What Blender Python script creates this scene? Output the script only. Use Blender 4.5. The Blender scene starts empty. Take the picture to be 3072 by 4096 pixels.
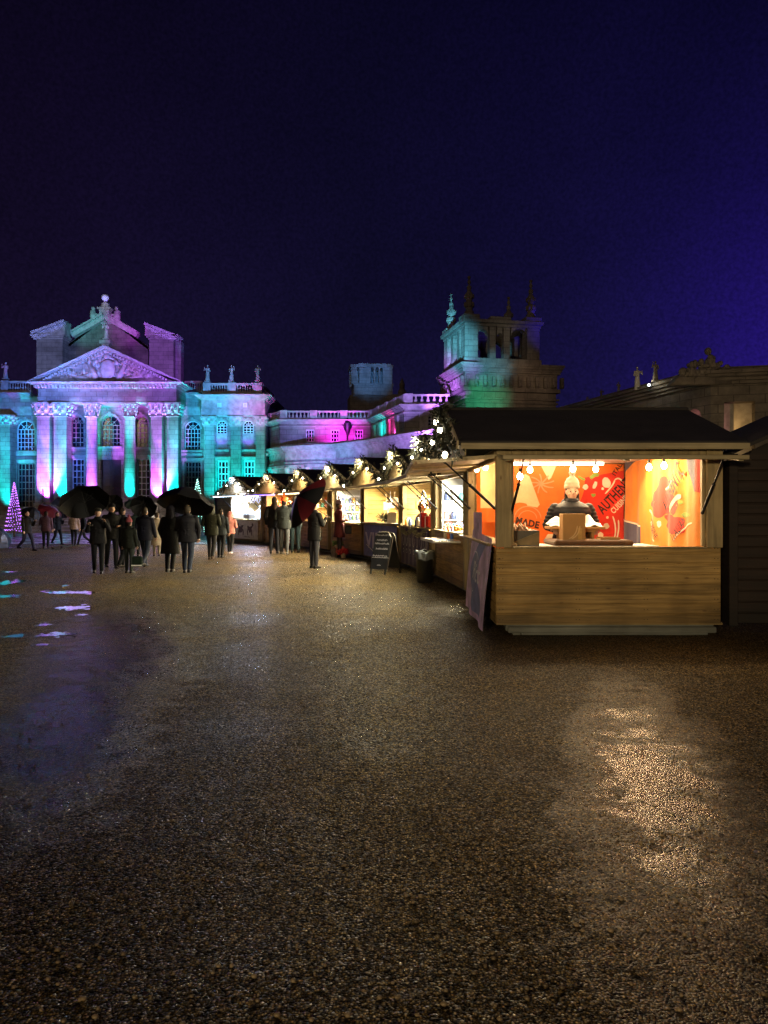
import bpy, math, random
from mathutils import Matrix, Vector, noise as mnoise
R = math.radians
F = 3050.0            # focal length of the photograph in its own pixels
HZ, CH = 2035.0, 1.55 # horizon row, eye height
sc = bpy.context.scene
col = sc.collection
def W(px, py, D):     # photo pixel at a real depth -> point of the place
    return Vector(((px-1536)/F*D, D, CH-(py-HZ)/F*D))
def WX(px, D): return (px-1536)/F*D
def WZ(py, D): return CH-(py-HZ)/F*D
def GD(py): return CH*F/(py-HZ)

# ---------------------------------------------------------------- mesh builder
class MB:
    def __init__(s): s.v=[]; s.f=[]; s.M=None
    def add(s, vs, fs):
        b=len(s.v)
        if s.M is not None: vs=[s.M@Vector(v) for v in vs]
        s.v+= [tuple(v) for v in vs]; s.f+=[tuple(i+b for i in f) for f in fs]
        return s
    def box(s,x0,x1,y0,y1,z0,z1):
        vs=[(x0,y0,z0),(x1,y0,z0),(x1,y1,z0),(x0,y1,z0),(x0,y0,z1),(x1,y0,z1),(x1,y1,z1),(x0,y1,z1)]
        return s.add(vs,[(3,2,1,0),(4,5,6,7),(0,1,5,4),(1,2,6,5),(2,3,7,6),(3,0,4,7)])
    def bbox(s,x0,x1,y0,y1,z0,z1,b=.01):   # box with a chamfer on every edge
        vs=[];ids={}
        c=((x0+x1)/2,(y0+y1)/2,(z0+z1)/2);h=((x1-x0)/2,(y1-y0)/2,(z1-z0)/2)
        b=min(b,min(h)*.9)
        for sx in(-1,1):
            for sy in(-1,1):
                for sz in(-1,1):
                    for k in range(3):
                        p=[c[0]+sx*(h[0]-b),c[1]+sy*(h[1]-b),c[2]+sz*(h[2]-b)]
                        p[k]+= (sx,sy,sz)[k]*b
                        ids[(sx,sy,sz,k)]=len(vs);vs.append(tuple(p))
        fs=[]
        for k in range(3):
            a,d=[i for i in range(3) if i!=k]
            for sg in(-1,1):
                def key(u,w):
                    t=[0,0,0];t[k]=sg;t[a]=u;t[d]=w;return ids[(t[0],t[1],t[2],k)]
                q=(key(-1,-1),key(1,-1),key(1,1),key(-1,1))
                flip=(sg<0)!=(k==1)
                fs.append(q[::-1] if flip else q)
        for k in range(3):
            a,d=[i for i in range(3) if i!=k]
            for u in(-1,1):
                for w in(-1,1):
                    def key(e,kk):
                        t=[0,0,0];t[k]=e;t[a]=u;t[d]=w;return ids[(t[0],t[1],t[2],kk)]
                    fs.append((key(-1,a),key(1,a),key(1,d),key(-1,d)))
        for sx in(-1,1):
            for sy in(-1,1):
                for sz in(-1,1): fs.append(tuple(ids[(sx,sy,sz,k)] for k in range(3)))
        return s.add(vs,fs)
    def bar(s,p,q,w,h):
        p=Vector(p);q=Vector(q);d=(q-p).normalized()
        up=Vector((0,0,1)) if abs(d.z)<.95 else Vector((0,1,0))
        a=d.cross(up).normalized()*w/2;b=a.cross(d).normalized()*h/2
        vs=[p-a-b,p+a-b,p+a+b,p-a+b,q-a-b,q+a-b,q+a+b,q-a+b]
        return s.add(vs,[(3,2,1,0),(4,5,6,7),(0,1,5,4),(1,2,6,5),(2,3,7,6),(3,0,4,7)])
    def tube(s,pts,r,seg=8,caps=True,closed=False):
        pts=[Vector(p) for p in pts];n=len(pts)
        rs=r if isinstance(r,(list,tuple)) else [r]*n
        vs=[];fs=[];prev=None
        for i,p in enumerate(pts):
            d=(pts[min(i+1,n-1)]-pts[max(i-1,0)])
            if d.length<1e-9: d=Vector((0,0,1))
            d.normalize()
            if prev is None:
                up=Vector((0,0,1)) if abs(d.z)<.9 else Vector((1,0,0))
                a=d.cross(up).normalized()
            else:
                a=(prev-d*prev.dot(d)).normalized()
            prev=a;b=d.cross(a)
            for k in range(seg):
                t=2*math.pi*k/seg
                vs.append(p+(a*math.cos(t)+b*math.sin(t))*rs[i])
        for i in range(n-1):
            for k in range(seg):
                k2=(k+1)%seg
                fs.append((i*seg+k,i*seg+k2,(i+1)*seg+k2,(i+1)*seg+k))
        if caps:
            fs.append(tuple(range(seg-1,-1,-1)));fs.append(tuple((n-1)*seg+k for k in range(seg)))
        return s.add(vs,fs)
    def ball(s,c,r,seg=12,rings=8,M=None):
        if not isinstance(r,(tuple,list)): r=(r,r,r)
        c=Vector(c);vs=[];fs=[]
        def pt(x,y,z):
            v=Vector((x*r[0],y*r[1],z*r[2]))
            if M is not None: v=M@v
            return c+v
        vs.append(pt(0,0,-1))
        for i in range(1,rings):
            t=-math.pi/2+math.pi*i/rings
            for k in range(seg):
                a=2*math.pi*k/seg
                vs.append(pt(math.cos(t)*math.cos(a),math.cos(t)*math.sin(a),math.sin(t)))
        vs.append(pt(0,0,1));e=len(vs)-1
        for k in range(seg):
            k2=(k+1)%seg
            fs.append((0,1+k2,1+k))
            for i in range(rings-2):
                fs.append((1+i*seg+k,1+i*seg+k2,1+(i+1)*seg+k2,1+(i+1)*seg+k))
            fs.append((e,1+(rings-2)*seg+k,1+(rings-2)*seg+k2))
        return s.add(vs,fs)
    def caps(s,p,q,r0,r1,seg=10):          # tapered capsule
        s.ball(p,r0,seg,6);s.ball(q,r1,seg,6);s.tube([p,q],[r0,r1],seg);return s
    def lathe(s,prof,c=(0,0,0),seg=16,sx=1,sy=1,caps=True):
        vs=[];fs=[];n=len(prof)
        for r,z in prof:
            for k in range(seg):
                a=2*math.pi*k/seg
                vs.append((c[0]+r*sx*math.cos(a),c[1]+r*sy*math.sin(a),c[2]+z))
        for i in range(n-1):
            for k in range(seg):
                k2=(k+1)%seg
                fs.append((i*seg+k,i*seg+k2,(i+1)*seg+k2,(i+1)*seg+k))
        if caps:
            fs.append(tuple(range(seg-1,-1,-1)));fs.append(tuple((n-1)*seg+k for k in range(seg)))
        return s.add(vs,fs)
    def prism(s,poly,y0,y1):               # polygon in x,z pushed along y
        n=len(poly)
        vs=[(x,y0,z) for x,z in poly]+[(x,y1,z) for x,z in poly]
        fs=[tuple(range(n)),tuple(range(2*n-1,n-1,-1))]
        for i in range(n):
            j=(i+1)%n;fs.append((j,i,i+n,j+n))
        return s.add(vs,fs)
    def grid(s,fn,nu,nv):
        vs=[fn(i/nu,j/nv) for j in range(nv+1) for i in range(nu+1)]
        fs=[(j*(nu+1)+i,j*(nu+1)+i+1,(j+1)*(nu+1)+i+1,(j+1)*(nu+1)+i) for j in range(nv) for i in range(nu)]
        return s.add(vs,fs)
    def warp(s,fn): s.v=[tuple(fn(Vector(v))) for v in s.v];return s
    def mesh(s,name,mat,smooth=False,angle=None):
        me=bpy.data.meshes.new(name);me.from_pydata(s.v,[],s.f)
        if mat: me.materials.append(mat)
        if smooth:
            me.polygons.foreach_set('use_smooth',[True]*len(me.polygons))
            if angle: me.set_sharp_from_angle(angle=R(angle))
        me.update();return me

def tag(o,label=None,cat=None,group=None,kind=None):
    if label: o['label']=label
    if cat: o['category']=cat
    if group: o['group']=group
    if kind: o['kind']=kind
    return o
def obj(name,mb,mat,parent=None,loc=(0,0,0),rz=0,smooth=False,angle=None,label=None,cat=None,group=None,kind=None):
    me=mb if isinstance(mb,bpy.types.Mesh) else mb.mesh(name,mat,smooth,angle)
    o=bpy.data.objects.new(name,me);col.objects.link(o)
    o.location=loc;o.rotation_euler=(0,0,rz)
    if parent: o.parent=parent
    return tag(o,label,cat,group,kind)
def empty(name,loc=(0,0,0),rz=0,label=None,cat=None,group=None,kind=None):
    o=bpy.data.objects.new(name,None);col.objects.link(o);o.empty_display_size=.2
    o.location=loc;o.rotation_euler=(0,0,rz);return tag(o,label,cat,group,kind)
def kids(o): return [c for c in bpy.data.objects if c.parent==o]
def copy_tree(o,parent=None):
    c=o.copy();col.objects.link(c);c.parent=parent
    for ch in kids(o): copy_tree(ch,c)
    return c
def remesh(mb,voxel,mat,name,smooth_it=2):
    me=mb.mesh('tmp',None);o=bpy.data.objects.new('tmp',me);col.objects.link(o)
    m=o.modifiers.new('r','REMESH');m.mode='VOXEL';m.voxel_size=voxel;m.use_smooth_shade=True
    if smooth_it:
        k=o.modifiers.new('s','SMOOTH');k.factor=.5;k.iterations=smooth_it
    dg=bpy.context.evaluated_depsgraph_get();dg.update()
    out=bpy.data.meshes.new_from_object(o.evaluated_get(dg));out.name=name
    bpy.data.objects.remove(o);bpy.data.meshes.remove(me)
    out.materials.clear();out.materials.append(mat)
    return out

# ---------------------------------------------------------------- materials
def mat_new(name):
    m=bpy.data.materials.new(name);m.use_nodes=True
    nt=m.node_tree;b=nt.nodes['Principled BSDF'];return m,nt,b
def nd(nt,t,**k):
    n=nt.nodes.new(t)
    for a,v in k.items():
        if a.startswith('i_'):
            n.inputs[a[2:].replace('_',' ')].default_value=v
        else: setattr(n,a,v)
    return n
def c4(c): return (c[0],c[1],c[2],1)
def simple(name,c,rough=.6,metal=0,var=.25,scale=6,bump=.0,bscale=60,spec=.5,sheen=0):
    m,nt,b=mat_new(name);L=nt.links
    tc=nd(nt,'ShaderNodeTexCoord');n=nd(nt,'ShaderNodeTexNoise');n.inputs['Scale'].default_value=scale;n.inputs['Detail'].default_value=5
    L.new(tc.outputs['Object'],n.inputs['Vector'])
    r=nd(nt,'ShaderNodeValToRGB');r.color_ramp.elements[0].position=.3;r.color_ramp.elements[1].position=.7
    r.color_ramp.elements[0].color=c4([x*(1-var) for x in c]);r.color_ramp.elements[1].color=c4([min(1,x*(1+var)) for x in c])
    L.new(n.outputs['Fac'],r.inputs['Fac']);L.new(r.outputs['Color'],b.inputs['Base Color'])
    b.inputs['Roughness'].default_value=rough;b.inputs['Metallic'].default_value=metal
    b.inputs['Specular IOR Level'].default_value=spec
    if sheen: b.inputs['Sheen Weight'].default_value=sheen
    if bump:
        n2=nd(nt,'ShaderNodeTexNoise');n2.inputs['Scale'].default_value=bscale;n2.inputs['Detail'].default_value=4
        L.new(tc.outputs['Object'],n2.inputs['Vector'])
        bp=nd(nt,'ShaderNodeBump');bp.inputs['Strength'].default_value=bump;bp.inputs['Distance'].default_value=.01
        L.new(n2.outputs['Fac'],bp.inputs['Height']);L.new(bp.outputs['Normal'],b.inputs['Normal'])
    return m
def emis(name,c,s,sample=False):
    m,nt,b=mat_new(name)
    b.inputs['Base Color'].default_value=c4(c);b.inputs['Emission Color'].default_value=c4(c);b.inputs['Emission Strength'].default_value=s
    if not sample: m.cycles.emission_sampling='NONE'
    return m
def stone(name,c,dark=.45):
    m,nt,b=mat_new(name);L=nt.links
    g=nd(nt,'ShaderNodeNewGeometry');s=nd(nt,'ShaderNodeSeparateXYZ');L.new(g.outputs['Position'],s.inputs[0])
    # ashlar courses: use x+y along the wall and z up
    ad=nd(nt,'ShaderNodeMath',operation='ADD');L.new(s.outputs['X'],ad.inputs[0]);L.new(s.outputs['Y'],ad.inputs[1])
    cb=nd(nt,'ShaderNodeCombineXYZ');L.new(ad.outputs[0],cb.inputs['X']);L.new(s.outputs['Z'],cb.inputs['Y'])
    br=nd(nt,'ShaderNodeTexBrick');br.inputs['Scale'].default_value=1;br.inputs['Brick Width'].default_value=.85;br.inputs['Row Height'].default_value=.36
    br.inputs['Mortar Size'].default_value=.014;br.inputs['Mortar Smooth'].default_value=.3;br.inputs['Bias'].default_value=0
    br.inputs['Color1'].default_value=c4([x*.86 for x in c]);br.inputs['Color2'].default_value=c4([x*1.1 for x in c]);br.inputs['Mortar'].default_value=c4([x*.38 for x in c])
    L.new(cb.outputs[0],br.inputs['Vector'])
    n=nd(nt,'ShaderNodeTexNoise');n.inputs['Scale'].default_value=.7;n.inputs['Detail'].default_value=8;n.inputs['Roughness'].default_value=.7
    L.new(g.outputs['Position'],n.inputs['Vector'])
    r=nd(nt,'ShaderNodeValToRGB');r.color_ramp.elements[0].position=.32;r.color_ramp.elements[0].color=(dark,dark,dark,1)
    r.color_ramp.elements[1].position=.62;r.color_ramp.elements[1].color=(1,1,1,1);L.new(n.outputs['Fac'],r.inputs['Fac'])
    mx=nd(nt,'ShaderNodeMix',data_type='RGBA',blend_type='MULTIPLY');mx.inputs['Factor'].default_value=1
    L.new(br.outputs['Color'],mx.inputs['A']);L.new(r.outputs['Color'],mx.inputs['B']);L.new(mx.outputs['Result'],b.inputs['Base Color'])
    b.inputs['Roughness'].default_value=.85
    n2=nd(nt,'ShaderNodeTexNoise');n2.inputs['Scale'].default_value=9;n2.inputs['Detail'].default_value=6;L.new(g.outputs['Position'],n2.inputs['Vector'])
    bp=nd(nt,'ShaderNodeBump');bp.inputs['Strength'].default_value=.5;bp.inputs['Distance'].default_value=.03;L.new(n2.outputs['Fac'],bp.inputs['Height'])
    L.new(bp.outputs['Normal'],b.inputs['Normal']);return m
def wood(name,c,axis='X',board=.12,grain=1.0,rough=.65):
    # boards stacked along z, grain running along axis
    m,nt,b=mat_new(name);L=nt.links
    tc=nd(nt,'ShaderNodeTexCoord')
    oi=nd(nt,'ShaderNodeObjectInfo')
    ofs=nd(nt,'ShaderNodeVectorMath',operation='MULTIPLY_ADD');ofs.inputs[1].default_value=(1,1,1)
    L.new(tc.outputs['Object'],ofs.inputs[0])
    sp=nd(nt,'ShaderNodeSeparateXYZ');L.new(tc.outputs['Object'],sp.inputs[0])
    dv=nd(nt,'ShaderNodeMath',operation='DIVIDE');dv.inputs[1].default_value=board
    L.new(sp.outputs['Z' if axis!='Z' else 'X'],dv.inputs[0])
    fl=nd(nt,'ShaderNodeMath',operation='FLOOR');L.new(dv.outputs[0],fl.inputs[0])
    wn=nd(nt,'ShaderNodeTexWhiteNoise',noise_dimensions='1D');L.new(fl.outputs[0],wn.inputs['W'])
    cb=nd(nt,'ShaderNodeCombineXYZ')
    ml=nd(nt,'ShaderNodeMath',operation='MULTIPLY');ml.inputs[1].default_value=7.3;L.new(wn.outputs['Value'],ml.inputs[0])
    L.new(ml.outputs[0],cb.inputs['X']);L.new(ml.outputs[0],cb.inputs['Y']);L.new(cb.outputs[0],ofs.inputs[2])
    sc_=nd(nt,'ShaderNodeMapping');k={'X':(1.2,9,22),'Y':(9,1.2,22),'Z':(14,14,1.2)}[axis]
    sc_.inputs['Scale'].default_value=k;L.new(ofs.outputs[0],sc_.inputs['Vector'])
    n=nd(nt,'ShaderNodeTexNoise');n.inputs['Scale'].default_value=1.5;n.inputs['Detail'].default_value=6;n.inputs['Distortion'].default_value=.6
    L.new(sc_.outputs[0],n.inputs['Vector'])
    r=nd(nt,'ShaderNodeValToRGB');r.color_ramp.elements[0].position=.28;r.color_ramp.elements[0].color=c4([x*(1-.5*grain) for x in c])
    r.color_ramp.elements[1].position=.66;r.color_ramp.elements[1].color=c4([x*1.15 for x in c]);L.new(n.outputs['Fac'],r.inputs['Fac'])
    hs=nd(nt,'ShaderNodeHueSaturation');mr=nd(nt,'ShaderNodeMapRange');mr.inputs['To Min'].default_value=.8;mr.inputs['To Max'].default_value=1.18
    L.new(wn.outputs['Value'],mr.inputs['Value']);L.new(mr.outputs[0],hs.inputs['Value']);L.new(r.outputs['Color'],hs.inputs['Color'])
    # damp stains
    n3=nd(nt,'ShaderNodeTexNoise');n3.inputs['Scale'].default_value=1.7;n3.inputs['Detail'].default_value=4;L.new(tc.outputs['Object'],n3.inputs['Vector'])
    r3=nd(nt,'ShaderNodeValToRGB');r3.color_ramp.elements[0].position=.35;r3.color_ramp.elements[0].color=(.7,.68,.66,1);r3.color_ramp.elements[1].position=.6;r3.color_ramp.elements[1].color=(1,1,1,1)
    L.new(n3.outputs['Fac'],r3.inputs['Fac'])
    mx=nd(nt,'ShaderNodeMix',data_type='RGBA',blend_type='MULTIPLY');mx.inputs['Factor'].default_value=1
    L.new(hs.outputs[0],mx.inputs['A']);L.new(r3.outputs[0],mx.inputs['B'])
    # knots
    vo=nd(nt,'ShaderNodeTexVoronoi');vo.inputs['Scale'].default_value=1
    mp=nd(nt,'ShaderNodeMapping');kk={'X':(2.6,2.6,8),'Y':(2.6,2.6,8),'Z':(8,8,2.6)}[axis];mp.inputs['Scale'].default_value=kk
    L.new(ofs.outputs[0],mp.inputs['Vector']);L.new(mp.outputs[0],vo.inputs['Vector'])
    kr=nd(nt,'ShaderNodeValToRGB');kr.color_ramp.elements[0].position=.03;kr.color_ramp.elements[0].color=(.3,.2,.15,1);kr.color_ramp.elements[1].position=.11;kr.color_ramp.elements[1].color=(1,1,1,1)
    L.new(vo.outputs['Distance'],kr.inputs['Fac'])
    m2=nd(nt,'ShaderNodeMix',data_type='RGBA',blend_type='MULTIPLY');m2.inputs['Factor'].default_value=.8
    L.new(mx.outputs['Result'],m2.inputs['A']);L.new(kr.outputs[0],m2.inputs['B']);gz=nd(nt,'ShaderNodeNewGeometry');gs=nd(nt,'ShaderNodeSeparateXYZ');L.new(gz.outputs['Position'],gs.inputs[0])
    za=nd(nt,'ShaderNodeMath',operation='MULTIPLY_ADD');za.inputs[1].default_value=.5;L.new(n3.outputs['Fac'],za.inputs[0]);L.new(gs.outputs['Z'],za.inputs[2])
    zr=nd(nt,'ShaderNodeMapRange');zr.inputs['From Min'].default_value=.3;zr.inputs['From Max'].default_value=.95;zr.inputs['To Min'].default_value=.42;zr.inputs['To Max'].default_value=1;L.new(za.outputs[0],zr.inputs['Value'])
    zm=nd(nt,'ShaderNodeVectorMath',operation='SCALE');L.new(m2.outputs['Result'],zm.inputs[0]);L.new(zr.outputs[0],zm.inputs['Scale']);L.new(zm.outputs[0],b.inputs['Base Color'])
    b.inputs['Roughness'].default_value=rough
    bp=nd(nt,'ShaderNodeBump');bp.inputs['Strength'].default_value=.35;bp.inputs['Distance'].default_value=.004;L.new(n.outputs['Fac'],bp.inputs['Height'])
    L.new(bp.outputs['Normal'],b.inputs['Normal']);return m

M={}
M['stone']=stone('palace_limestone',(.36,.33,.28))
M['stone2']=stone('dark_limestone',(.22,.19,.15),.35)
M['plain_stone']=simple('carved_stone',(.40,.37,.32),.85,var=.3,scale=3,bump=.6,bscale=12)
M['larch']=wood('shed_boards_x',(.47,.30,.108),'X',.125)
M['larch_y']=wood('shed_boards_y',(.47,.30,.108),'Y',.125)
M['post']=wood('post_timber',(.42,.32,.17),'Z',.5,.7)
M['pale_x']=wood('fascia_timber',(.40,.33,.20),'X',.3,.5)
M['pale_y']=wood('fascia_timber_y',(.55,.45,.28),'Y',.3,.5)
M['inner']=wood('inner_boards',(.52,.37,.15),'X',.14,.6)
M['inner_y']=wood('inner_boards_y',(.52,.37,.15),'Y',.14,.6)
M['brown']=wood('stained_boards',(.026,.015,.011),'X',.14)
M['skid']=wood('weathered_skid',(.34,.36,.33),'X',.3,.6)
M['felt']=simple('roof_felt',(.028,.024,.024),.8,var=.3,scale=3,bump=.6,bscale=150)
M['black']=simple('black_plastic',(.012,.012,.013),.45)
M['steel']=simple('strut_metal',(.45,.44,.42),.3,1)
M['chrome']=simple('copper_still',(.75,.45,.3),.15,1)
M['white']=simple('white_paint',(.78,.78,.76),.5,var=.05)
M['frame']=simple('window_paint',(.72,.72,.7),.5,var=.08)
M['frame_dull']=simple('stained_window_paint',(.34,.27,.2),.6,var=.1)
M['paper']=simple('paper_white',(.85,.85,.84),.6,var=.04)
M['card']=simple('cardboard',(.42,.25,.10),.8,var=.1,scale=3)
M['glass']=simple('window_glass',(.015,.015,.03),.12,spec=.8)
M['door']=simple('palace_door',(.05,.035,.035),.5)
M['skin']=simple('skin',(.50,.30,.22),.5,var=.08,scale=12)
M['foliage']=simple('fir_foliage',(.016,.019,.010),.7,var=.5,scale=9)
M['iron']=simple('dark_iron',(.02,.02,.022),.5,.6)
# ---------------------------------------------------------------- render + camera + world
sc.render.engine='CYCLES'
sc.view_settings.view_transform='Standard';sc.view_settings.look='None';sc.view_settings.exposure=0;sc.view_settings.gamma=1
cy=sc.cycles
cy.use_denoising=True;cy.denoising_prefilter='NONE';cy.denoising_input_passes='RGB_ALBEDO_NORMAL';cy.denoiser='OPENIMAGEDENOISE'
cy.max_bounces=6;cy.diffuse_bounces=3;cy.glossy_bounces=3;cy.transmission_bounces=4
cy.sample_clamp_indirect=3;cy.sample_clamp_direct=0;cy.caustics_reflective=False;cy.caustics_refractive=False
cy.use_light_tree=True
cam=bpy.data.cameras.new('camera');camo=bpy.data.objects.new('camera',cam);col.objects.link(camo)
camo.location=(0,0,CH);camo.rotation_euler=(R(90),0,0)
cam.sensor_width=36;cam.sensor_fit='AUTO';cam.lens=36*F/4096
cam.shift_y=-(2048-HZ)/4096
cam.clip_start=.05;cam.clip_end=3000
sc.camera=camo

w=bpy.data.worlds.new('World');sc.world=w;w.use_nodes=True
nt=w.node_tree;L=nt.links;bg=nt.nodes['Background'];out=nt.nodes['World Output']
sky=nd(nt,'ShaderNodeTexSky',sky_type='NISHITA');sky.sun_disc=False;sky.sun_elevation=R(11);sky.sun_rotation=R(200)
L.new(sky.outputs[0],bg.inputs[0]);bg.inputs[1].default_value=.00035
tc=nd(nt,'ShaderNodeTexCoord');nrm=nd(nt,'ShaderNodeVectorMath',operation='NORMALIZE');L.new(tc.outputs['Generated'],nrm.inputs[0])
sp=nd(nt,'ShaderNodeSeparateXYZ');L.new(nrm.outputs[0],sp.inputs[0])
# wide wash: plum on one side of the court, blue on the other, darker overhead
mr=nd(nt,'ShaderNodeMapRange');mr.inputs['From Min'].default_value=-.45;mr.inputs['From Max'].default_value=.5
L.new(sp.outputs['X'],mr.inputs['Value'])
rp=nd(nt,'ShaderNodeValToRGB');cr=rp.color_ramp
cr.elements[0].position=0;cr.elements[0].color=(.0058,.0027,.0165,1)
cr.elements[1].position=1;cr.elements[1].color=(.0055,.0034,.044,1)
e=cr.elements.new(.45);e.color=(.0046,.0030,.0225,1)
L.new(mr.outputs[0],rp.inputs['Fac'])
mz=nd(nt,'ShaderNodeMapRange');mz.inputs['From Min'].default_value=.1;mz.inputs['From Max'].default_value=.6;mz.inputs['To Min'].default_value=1.15;mz.inputs['To Max'].default_value=.42
L.new(sp.outputs['Z'],mz.inputs['Value'])
ms=nd(nt,'ShaderNodeVectorMath',operation='SCALE');L.new(rp.outputs[0],ms.inputs[0]);L.new(mz.outputs[0],ms.inputs['Scale'])
# glow of the floodlit haze low on the right
dt=nd(nt,'ShaderNodeVectorMath',operation='DOT_PRODUCT');g=Vector((.56,.86,.15)).normalized();dt.inputs[1].default_value=g
L.new(nrm.outputs[0],dt.inputs[0])
mx0=nd(nt,'ShaderNodeMath',operation='MAXIMUM');mx0.inputs[1].default_value=0;L.new(dt.outputs['Value'],mx0.inputs[0])
pw=nd(nt,'ShaderNodeMath',operation='POWER');pw.inputs[1].default_value=55;L.new(mx0.outputs[0],pw.inputs[0])
gl=nd(nt,'ShaderNodeVectorMath',operation='SCALE');gl.inputs[0].default_value=(.009,.001,.115);L.new(pw.outputs[0],gl.inputs['Scale'])
ad=nd(nt,'ShaderNodeVectorMath',operation='ADD');L.new(ms.outputs[0],ad.inputs[0]);L.new(gl.outputs[0],ad.inputs[1])
# thin uneven cloud and grain
n=nd(nt,'ShaderNodeTexNoise');n.inputs['Scale'].default_value=2.5;n.inputs['Detail'].default_value=5;L.new(nrm.outputs[0],n.inputs['Vector'])
m1=nd(nt,'ShaderNodeMapRange');m1.inputs['From Min'].default_value=.3;m1.inputs['From Max'].default_value=.7;m1.inputs['To Min'].default_value=.72;m1.inputs['To Max'].default_value=1.28;L.new(n.outputs['Fac'],m1.inputs['Value'])
n2=nd(nt,'ShaderNodeTexNoise');n2.inputs['Scale'].default_value=260;n2.inputs['Detail'].default_value=2;L.new(nrm.outputs[0],n2.inputs['Vector'])
m2=nd(nt,'ShaderNodeMapRange');m2.inputs['From Min'].default_value=.25;m2.inputs['From Max'].default_value=.75;m2.inputs['To Min'].default_value=.72;m2.inputs['To Max'].default_value=1.28;L.new(n2.outputs['Fac'],m2.inputs['Value'])
mm=nd(nt,'ShaderNodeMath',operation='MULTIPLY');L.new(m1.outputs[0],mm.inputs[0]);L.new(m2.outputs[0],mm.inputs[1])
s2=nd(nt,'ShaderNodeVectorMath',operation='SCALE');L.new(ad.outputs[0],s2.inputs[0]);L.new(mm.outputs[0],s2.inputs['Scale'])
bg2=nd(nt,'ShaderNodeBackground');L.new(s2.outputs[0],bg2.inputs[0])
ash=nd(nt,'ShaderNodeAddShader');L.new(bg.outputs[0],ash.inputs[0]);L.new(bg2.outputs[0],ash.inputs[1]);L.new(ash.outputs[0],out.inputs[0])

# low warm light from the lit side of the court behind the photographer
def aim(o,t):
    o.rotation_euler=(Vector(t)-Vector(o.location)).to_track_quat('-Z','Y').to_euler()
sl=bpy.data.lights.new('court_light','SUN');sl.energy=.21;sl.angle=R(12);sl.color=(1,.72,.38)
so=bpy.data.objects.new('court_light',sl);col.objects.link(so)
e_,r_=R(11),R(200)   # from behind and a little left of the camera
so.location=(0,0,30);aim(so,Vector((0,0,30))-Vector((math.sin(r_)*math.cos(e_),math.cos(r_)*math.cos(e_),math.sin(e_))))
def lamp(name,kind,loc,energy,color,target=None,size=.1,cone=50,blend=.6,sx=None):
    l=bpy.data.lights.new(name,kind);l.energy=energy;l.color=color
    if kind=='AREA':
        l.size=size
        if sx: l.shape='RECTANGLE';l.size_y=sx
    else: l.shadow_soft_size=size
    if kind=='SPOT': l.spot_size=R(cone);l.spot_blend=blend
    o=bpy.data.objects.new(name,l);col.objects.link(o);o.location=loc
    if target is not None: aim(o,target)
    return o

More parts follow.
